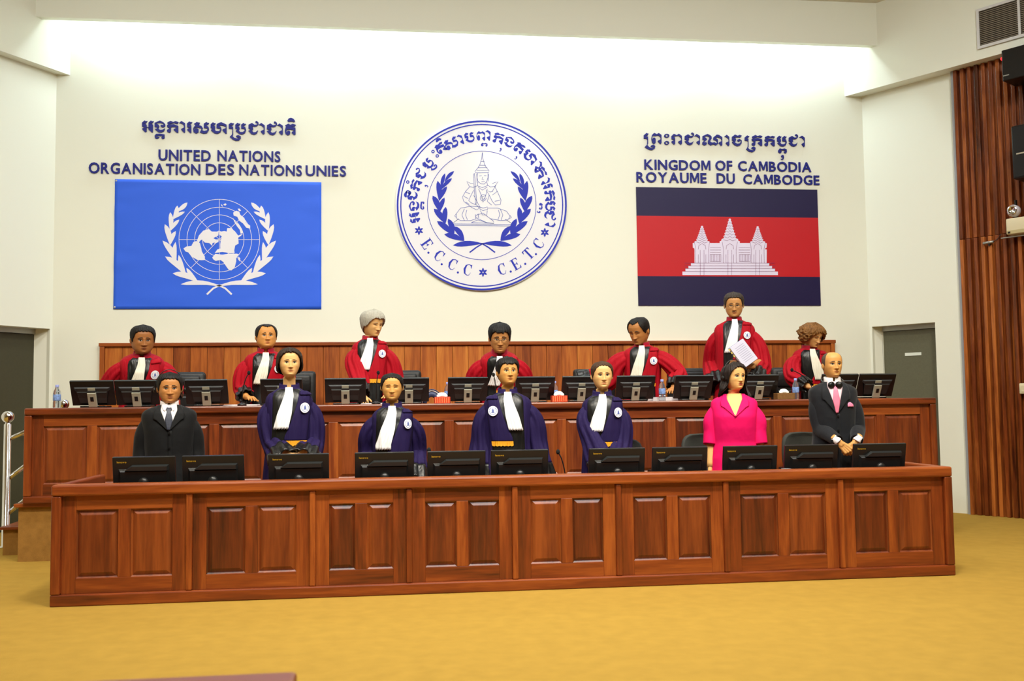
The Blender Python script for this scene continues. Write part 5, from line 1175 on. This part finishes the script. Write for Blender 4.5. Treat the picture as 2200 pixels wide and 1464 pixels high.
# ---- chairs
M_LEATH = mat('black_leather', (22, 22, 22), .42, bump=40, bstr=.2); M_FAB = mat('grey_fabric', (58, 60, 56), .95, bump=300, bstr=.4); M_FABB = mat('black_fabric', (26, 26, 27), .9, bump=300, bstr=.3)
def rbox(x0, x1, y0, y1, z0, z1, r): return MB().box(x0, x1, y0, y1, z0, z1, r)
def office_chair(name, label, group, w, z_seat, z_top, mt, round_top=False):
    r = thing(name, label, 'chair', group=group)
    if round_top:
        n = 20; rings = []
        for y, i in ((-.012, .03), (-.03, .012), (-.035, 0), (.03, 0), (.045, .012), (.05, .03)):
            ring = []
            for j in range(n):
                t = 2 * math.pi * j / n; cx, sx = math.cos(t), math.sin(t)
                ring.append(((w - i) * math.copysign(abs(cx) ** .55, cx), y + .05 * (abs(cx) ** 2) * -1, (z_seat + .18 + z_top) / 2 + ((z_top - z_seat - .18) / 2 - i) * math.copysign(abs(sx) ** .6, sx)))
            rings.append(ring)
        MB().loft(rings).build('backrest', mt, r, True, loc=(0, .22, 0))
    else:
        bk = rbox(-w, w, .18, .27, z_seat + .08, z_top, .035).build('backrest', mt, r); autosmooth(bk, 60)
        hp = rbox(-w + .05, w - .05, .155, .19, z_top - .22, z_top - .04, .02).build('headrest_pad', mt, bk); autosmooth(hp, 60)
        rbox(-w + .05, w - .05, .155, .19, z_seat + .12, z_top - .25, .02).build('back_pad', mt, bk)
    rbox(-w, w, -.26, .20, z_seat - .05, z_seat + .05, .03).build('seat', mt, r)
    MB().tube([(0, .16, z_seat - .03), (0, .25, z_seat), (0, .27, z_seat + .25)], .022, 8).build('back_bracket', M_BLACK, r, True)
    for s in (-1, 1):
        MB().tube(catmull([(s * w * .9, -.02, z_seat - .03), (s * (w + .05), -.05, z_seat + .08), (s * (w + .05), -.05, z_seat + .20)], 8), .016, 8).build('arm_support', M_BLACK, r, True)
        rbox(s * (w + .05) - .028, s * (w + .05) + .028, -.16, .10, z_seat + .20, z_seat + .23, .01).build('armrest', M_BLACK, r)
    MB().tube([(0, 0, .08), (0, 0, z_seat - .05)], .028, 12).build('gas_column', M_BLACK, r, True)
    for k in range(5):
        a = 2 * math.pi * k / 5 + .3; c, s = math.cos(a), math.sin(a)
        lg = MB().tube([(0, 0, .10), (.16 * c, .16 * s, .085), (.27 * c, .27 * s, .07)], [.028, .022, .016], 8).build('base_leg', M_BLACK, r, True)
        MB().sphere((.27 * c, .27 * s, .03), .03, 10, 6).build('castor', M_BLACK, lg, True)
    return r
GJC = 'black leather chairs behind the judges'
jc = None
for px, py, Yc, lab in ((392, 786, 10.75, 'black leather chair behind the stocky judge at the left'), (630, 778, 10.75, 'black leather chair partly hidden by the woman with bobbed hair'), (858, 785, 10.75, 'black leather chair behind the grey-haired woman judge'), (1277, 779, 10.75, 'black leather chair the reaching judge stretches his arm to'), (1478, 780, 10.75, 'black leather chair between the reaching judge and the tall judge'), (1700, 777, 10.75, 'black leather chair behind the curly-haired woman judge')):
    c = onY(px, py, Yc)
    o = office_chair('office_chair', lab, GJC, .235, .50, 1.155, M_LEATH) if jc is None else copy_tree(jc)
    if jc is None: jc = o
    o['label'] = lab; o.location = (c[0], Yc - .2, PF)
fc = None
for px, py, Yc, lab in ((1508, 912, 8.52, 'grey fabric chair behind the woman in fuchsia'), (1722, 911, 8.52, 'grey fabric chair behind the balding man')):
    c = onY(px, py, Yc)
    o = office_chair('office_chair', lab, 'fabric chairs at the front bench', .20, .46, .985, M_FAB, True) if fc is None else copy_tree(fc)
    if fc is None: fc = o
    o['label'] = lab; o.location = (c[0], 8.30, 0)
c = onY(1330, 921, 8.52); o = office_chair('office_chair', 'black fabric chair behind the woman with tied-back brown hair', 'fabric chairs at the front bench', .19, .46, .955, M_FABB, True); o.location = (c[0], 8.30, 0)
c = onY(838, 1000, 8.52); o = office_chair('office_chair', 'low grey chair behind the woman with lowered eyes', 'fabric chairs at the front bench', .255, .42, .70, M_FAB, True); o.location = (c[0], 8.30, 0)
# ---- bottles
M_PET = mat('clear_plastic', (222, 232, 240), .08, trans=.92, ior=1.3, spec=.5); M_CAP = mat('cap_lilac', (150, 160, 220), .4); M_LBL = mat('label_blue', (120, 150, 205), .5, var=.4, vscale=60)
def bottle(label, px, pyb, Yb, zt):
    c = onY(px, pyb, Yb); r = thing('water_bottle', label, 'bottle', (c[0], Yb, zt), group='water bottles on the judges\' bench')
    MB().lathe([(.028, 0), (.031, .006), (.031, .05), (.029, .06), (.031, .07), (.031, .12), (.026, .145), (.013, .17), (.012, .185)], n=20).build('bottle_body', M_PET, r, True)
    MB().lathe([(.0315, .062), (.0318, .064), (.0318, .112), (.0315, .114)], n=20).build('paper_label', M_LBL, r, True)
    MB().lathe([(.0145, .176), (.015, .178), (.015, .196), (.013, .198)], n=16).build('cap', M_CAP, r, True)
ZJ = 1.2765
bottle('small water bottle at the left end of the judges\' bench', 122, 873, YR + .15, ZJ)
bottle('small water bottle beside the red tissue box left of the fringe-haired judge', 962, 860, YR + .50, ZJ)
bottle('small water bottle right of the young man with black fringe', 1192, 856, YR + .5, ZJ)
bottle('small water bottle in front of the judge reaching for a chair', 1423, 857, YR + .2, ZJ)
bottle('small water bottle beside the brown tissue box', 1710, 853, YR + .25, ZJ)
# ---- tissue boxes
M_TRED = mat('tissue_red', (206, 62, 34), .5, var=.45, vscale=120); M_TBR = mat('tissue_brown', (120, 84, 40), .7, var=.2, vscale=90); M_TIS = mat('tissue_white', (240, 238, 230), .9)
def tissue(label, px, Yb, mt, w=.07):
    c = onY(px, 860, Yb); r = thing('tissue_box', label, 'tissue box', (c[0], Yb, ZJ), group='tissue boxes on the judges\' bench')
    MB().box(-w, w, -.05, .05, 0, .058, .003).build('box', mt, r)
    MB().loft([[(.045 * math.cos(t) * q, .012 * math.sin(t) * q + y, z + .006 * math.sin(3 * t)) for t in np.linspace(0, 2 * math.pi, 14, endpoint=False)] for q, y, z in ((1, 0, .056), (1.1, 0, .07), (.7, .01, .088), (.15, .012, .094))]).build('tissue', M_TIS, r, True)
    if mt is M_TRED:
        for k in range(7): MB().box(-w + .006 + k * .0195, -w + .011 + k * .0195, -.0512, -.0503, .006, .052).build('printed_stripe', mat('tissue_orange', (236, 150, 90), .5), r)
tissue('red patterned tissue box left of the fringe-haired judge', 950, YR + .12, M_TRED); tissue('red patterned tissue box between two monitors near the bench centre', 1201, YR + .12, M_TRED)
tissue('brown tissue box in front of the curly-haired judge', 1685, YR + .12, M_TBR, .085); tissue('red patterned tissue box just behind the man in the black suit', 367, YR + .15, M_TRED)
# ---- gooseneck microphones
def mic(label, px, pyb, Yb, zt, hx, hz, group):
    c = onY(px, pyb, Yb); r = thing('gooseneck_microphone', label, 'microphone', (c[0], Yb, zt), group=group)
    MB().lathe([(.04, 0), (.04, .012), (.02, .022), (.008, .03)], n=18).build('base', M_BLACK, r, True)
    MB().tube(catmull([(0, 0, .02), (hx * .1, 0, hz * .45), (hx * .5, .01, hz * .8), (hx, .02, hz)], 14), .0045, 8).build('gooseneck', M_BLACK, r, True)
    MB().sphere((hx, .02, hz), (.015, .015, .019), 12, 8).build('mic_head', mat('mic_foam', (18, 18, 18), .95), r, True)
GM = 'gooseneck microphones on the judges\' bench'; GF = 'gooseneck microphones on the front bench'
mic('microphone in front of the high-foreheaded judge', 520, 864, YR + .2, ZJ, .055, .29, GM); mic('microphone in front of the grey-haired judge', 808, 861, YR + .28, ZJ, .02, .285, GM)
mic('microphone in front of the curly-haired judge', 1748, 853, YR + .3, ZJ, -.20, .28, GM); mic('microphone in front of the fringe-haired judge', 1066, 858, YR + .35, ZJ, -.02, .26, GM)
mic('microphone in front of the woman with tied-back hair', 1215, 1014, YF + .40, ZT, -.05, .27, GF); mic('microphone right of the woman with lowered eyes', 925, 1010, YF + .40, ZT, -.01, .30, GF)
# ---- cups and papers
M_CUP = mat('clear_cup', (225, 228, 235), .12, trans=.75, ior=1.25)
def cup(label, px, Yb, zt, h=.085, stack=1):
    c = onY(px, 1010, Yb); r = thing('plastic_cup', label, 'cup', (c[0], Yb, zt), group='plastic cups on the front bench')
    for k in range(stack):
        z = k * .012; MB().lathe([(.024, z), (.034, z + h), (.035, z + h + .003), (.0325, z + h), (.022, z + .004)], n=20).build('cup_wall', M_CUP, r, True)
cup('clear plastic cup right of the second monitor', 553, YF + .16, ZT, .10, 2); cup('clear plastic cup beside the yellow paper', 1391, YF + .15, ZT, .095); cup('tilted stack of clear cups between two right-hand monitors', 1689, YF + .16, ZT, .105, 3)
M_PAPER = mat('paper_white', (238, 236, 238), .8); M_YPAP = mat('paper_yellow', (226, 170, 50), .8)
def paper(name, label, cat, px, Yb, zt, w, d, h, mt, rz=0, tilt=0):
    c = onY(px, 1000 if zt < 1 else 860, Yb); r = thing(name, label, cat, (c[0], Yb, zt), (R(tilt), 0, R(rz)))
    for k in range(3): MB().box(-w + .004 * k, w - .003 * k, -d, d - .004 * k, h * k / 3, h * (k + 1) / 3 - .0003).build('sheet', mt, r)
paper('paper_pad', 'yellow paper pad on the front bench beside a clear cup', 'paper', 1394, YF + .42, ZT, .03, .06, .10, M_YPAP)
paper('paper_stack', 'white papers on the front bench before the woman in fuchsia', 'paper', 1533, YF + .42, ZT + .06, .045, .10, .012, M_PAPER, 20, 18)
paper('paper_stack', 'papers under the hands of the high-foreheaded judge', 'paper', 520, YR + .40, ZJ, .15, .11, .012, M_PAPER)
paper('paper_stack', 'papers under the hand of the grey-haired judge', 'paper', 806, YR + .42, ZJ, .13, .09, .012, M_PAPER)
paper('paper_stack', 'papers beside the bottle of the judge reaching for a chair', 'paper', 1424, YR + .38, ZJ, .12, .10, .035, M_PAPER)
# open blue binder on the judges' bench
c = onY(928, 860, YR + .30); r = thing('open_binder', 'dark blue binder standing arched beside the red tissue box', 'binder', (c[0], YR + .35, ZJ))
M_NAVY = mat('binder_navy', (52, 62, 96), .5)
def arch(r0, r1, y0, y1):
    a = [[(q * math.cos(t) * .75, y, q * math.sin(t)) for q, y in ((r0, y0), (r1, y0), (r1, y1), (r0, y1))] for t in np.linspace(.02, math.pi - .02, 18)]
    return MB().loft(a)
arch(.125, .133, -.04, .14).build('cover', M_NAVY, r, True); arch(.112, .124, -.034, .13).build('pages', M_PAPER, r, True); arch(.06, .111, -.03, .10).build('inner_cover', M_NAVY, r, True)
# binder held by the tall judge
Pj = onY(1597, 760, 9.42); rr = thing('held_binder', 'thick binder of white papers held by the tall judge', 'binder', tuple(Pj), (R(-12), R(-33), R(6)))
MB().box(-.085, .085, .028, .034, -.125, .125).build('cover', mat('binder_blue', (44, 66, 160), .4), rr); MB().box(-.085, .085, -.016, -.012, -.12, .12).build('front_sheet', mat('paper_lilac', (206, 206, 226), .7), rr)
for k in range(5): MB().box(-.082 + .002 * (k % 2), .083, -.0115 + .0078 * k, -.0042 + .0078 * k, -.122, .122).build('sheet_block', M_PAPER, rr)
for z in np.linspace(-.08, .08, 9): MB().box(-.05, .06, -.0166, -.0161, z, z + .004).build('printed_line', mat('print_grey', (150, 150, 176), .8), rr)
for k, z in enumerate((.02, .06, .095)): MB().box(-.098, -.083, .004, .008, z, z + .022).build('yellow_tab', mat('tab_yellow', (236, 214, 120), .6), rr)
# ---- coasters / lids on the front bench
for px, lab in ((232, 'small clear lid at the left end of the front bench'), (907, 'small clear lid right of the woman with lowered eyes'), (1962, 'small clear lid at the right end of the front bench')):
    c = onY(px, 1015, YF + .3); r = thing('cup_lid', lab, 'lid', (c[0], YF + .3, ZT), group='clear lids on the front bench')
    MB().lathe([(.035, 0), (.038, .03), (.040, .04), (.036, .046), (.02, .048)], n=20).build('lid', mat('lid_lilac', (190, 192, 214), .3, trans=.3), r, True)
# ---- fittings on the right wall
def wall_thing(name, label, cat, s, z, out=.0645):
    o = thing(name, label, cat); o.matrix_world = FR @ Matrix.Translation((s, -out, z)); return o
sp = wall_thing('loudspeaker', 'black loudspeaker mounted on the slatted wall at the right edge', 'loudspeaker', 2.06, 3.80)
autosmooth(MB().box(-.17, .17, -.30, -.04, -.28, .28, .02).build('cabinet', M_BLACK, sp), 40); MB().box(-.15, .15, -.306, -.30, -.26, .26).build('grille', mat('grille_black', (20, 20, 21), .7, bump=500, bstr=.5), sp)
MB().box(-.05, .05, -.04, 0, -.06, .06).build('bracket', M_BLACK, sp); MB().box(-.12, -.02, -.3075, -.3062, -.03, -.015).build('nameplate', M_CHROME, sp)
pj = wall_thing('projector_box', 'black box with a red light high on the slatted wall', 'equipment', 2.17, 4.72)
MB().box(-.34, .34, -.30, -.001, -.15, .18, .01).build('housing', M_BLACK, pj); MB().sphere((-.345, -.27, .10), .018, 10, 8).build('red_light', mat('red_led', (255, 30, 40), .4, emit=2.5), pj)
MB().box(-.33, -.27, -.302, -.2995, -.10, -.09).build('nameplate', M_ALU, pj)
el = wall_thing('emergency_light', 'cream emergency light with two lamp heads on the slatted wall', 'lamp', 1.90, 3.07)
M_CREAM = mat('cream_plastic', (222, 212, 178), .5)
autosmooth(MB().box(-.17, .17, -.14, -.001, -.09, .08, .012).build('housing', M_CREAM, el), 40); MB().box(-.16, .16, -.145, -.14, -.085, -.05).build('label_strip', mat('cream_dark', (190, 176, 130), .5), el); MB().box(-.15, -.125, -.148, -.145, -.08, -.06).build('switch', M_BLACK, el)
for dx, dz in ((-.10, .16), (.06, -.22)):
    hd = MB().lathe([(.05, 0), (.062, .02), (.062, .07), (.045, .09)], (dx, -.05, dz), 20, 'Y').build('lamp_head', mat('lamp_lilac', (206, 200, 206), .4), el, True)
    MB().lathe([(.001, .085), (.03, .088), (.05, .098), (.052, .092)], (dx, -.05, dz), 20, 'Y').build('reflector', M_CHROME, hd, True)
MB().box(-.25, .18, -.09, -.06, -.115, -.105).build('shelf_rod', M_ALU, el); MB().tube([(-.10, -.04, .10), (-.10, -.04, .28)], .014, 8).build('lamp_stem', M_BLACK, el, True)
la = wall_thing('door_latch', 'small metal latch with a thin cable on the slatted wall', 'latch', 1.49, 2.94)
MB().tube([(-.06, -.02, 0), (.05, -.02, .005)], .014, 10).build('bolt', M_ALU, la, True); MB().box(-.01, .01, -.02, 0, -.03, .0).build('mount', M_BLACK, la); MB().tube(catmull([(.05, -.02, .005), (.09, -.012, .03), (.13, -.006, .08)], 10), .004, 6).build('cable', M_BLACK, la, True)
sw = wall_thing('wall_switch', 'cream wall switch low on the slatted wall at the right edge', 'switch', 1.80, 1.36)
autosmooth(MB().box(-.055, .055, -.03, -.001, -.055, .055, .008).build('plate', M_CREAM, sw), 40); MB().box(-.03, .03, -.036, -.03, -.035, .035, .003).build('rocker', M_CREAM, sw)
# air grille on the right bulkhead
BW = wall_frame(np.array([5.487, YW, 0]), TR, NR)
vg = thing('air_grille', 'dark louvred air grille on the bulkhead at upper right', 'vent'); vg.matrix_world = BW @ Matrix.Translation((1.66, -.002, 5.07))
MB().box(0, .90, -.004, 0, 0, .38).build('duct_back', mat('duct_dark', (52, 46, 38), .9), vg)
for x0, x1, z0, z1 in ((-.03, .93, -.03, 0), (-.03, .93, .38, .41), (-.03, 0, 0, .38), (.90, .93, 0, .38), (.405, .43, 0, .38)): MB().box(x0, x1, -.016, 0, z0, z1).build('frame', mat('vent_frame', (214, 214, 212), .5), vg)
lv = None; M_LV = mat('louvre_grey', (134, 124, 106), .5)
for k in range(18):
    if lv is None: lv = MB().box(.001, .899, -.012, -.006, 0, .008).build('louvre', M_LV, vg, loc=(0, 0, .008))
    else: inst(lv, vg, (0, 0, .008 + k * .0205))
# blurred corner of a desk close to the camera
fd = thing('foreground_desk', 'reddish-brown desk corner at the bottom edge of the picture', 'desk', (-.78, 1.68, 0))
MB().box(-.60, .60, -.35, .35, .715, .75, .008).build('desk_top', wood('desk_red_wood', (150, 80, 46), (134, 66, 36), (112, 52, 28), 'X', rnd=.1), fd)
for x in (-.54, .54):
    for y in (-.30, .30): MB().box(x - .03, x + .03, y - .03, y + .03, 0, .714, .004).build('leg', WV, fd)
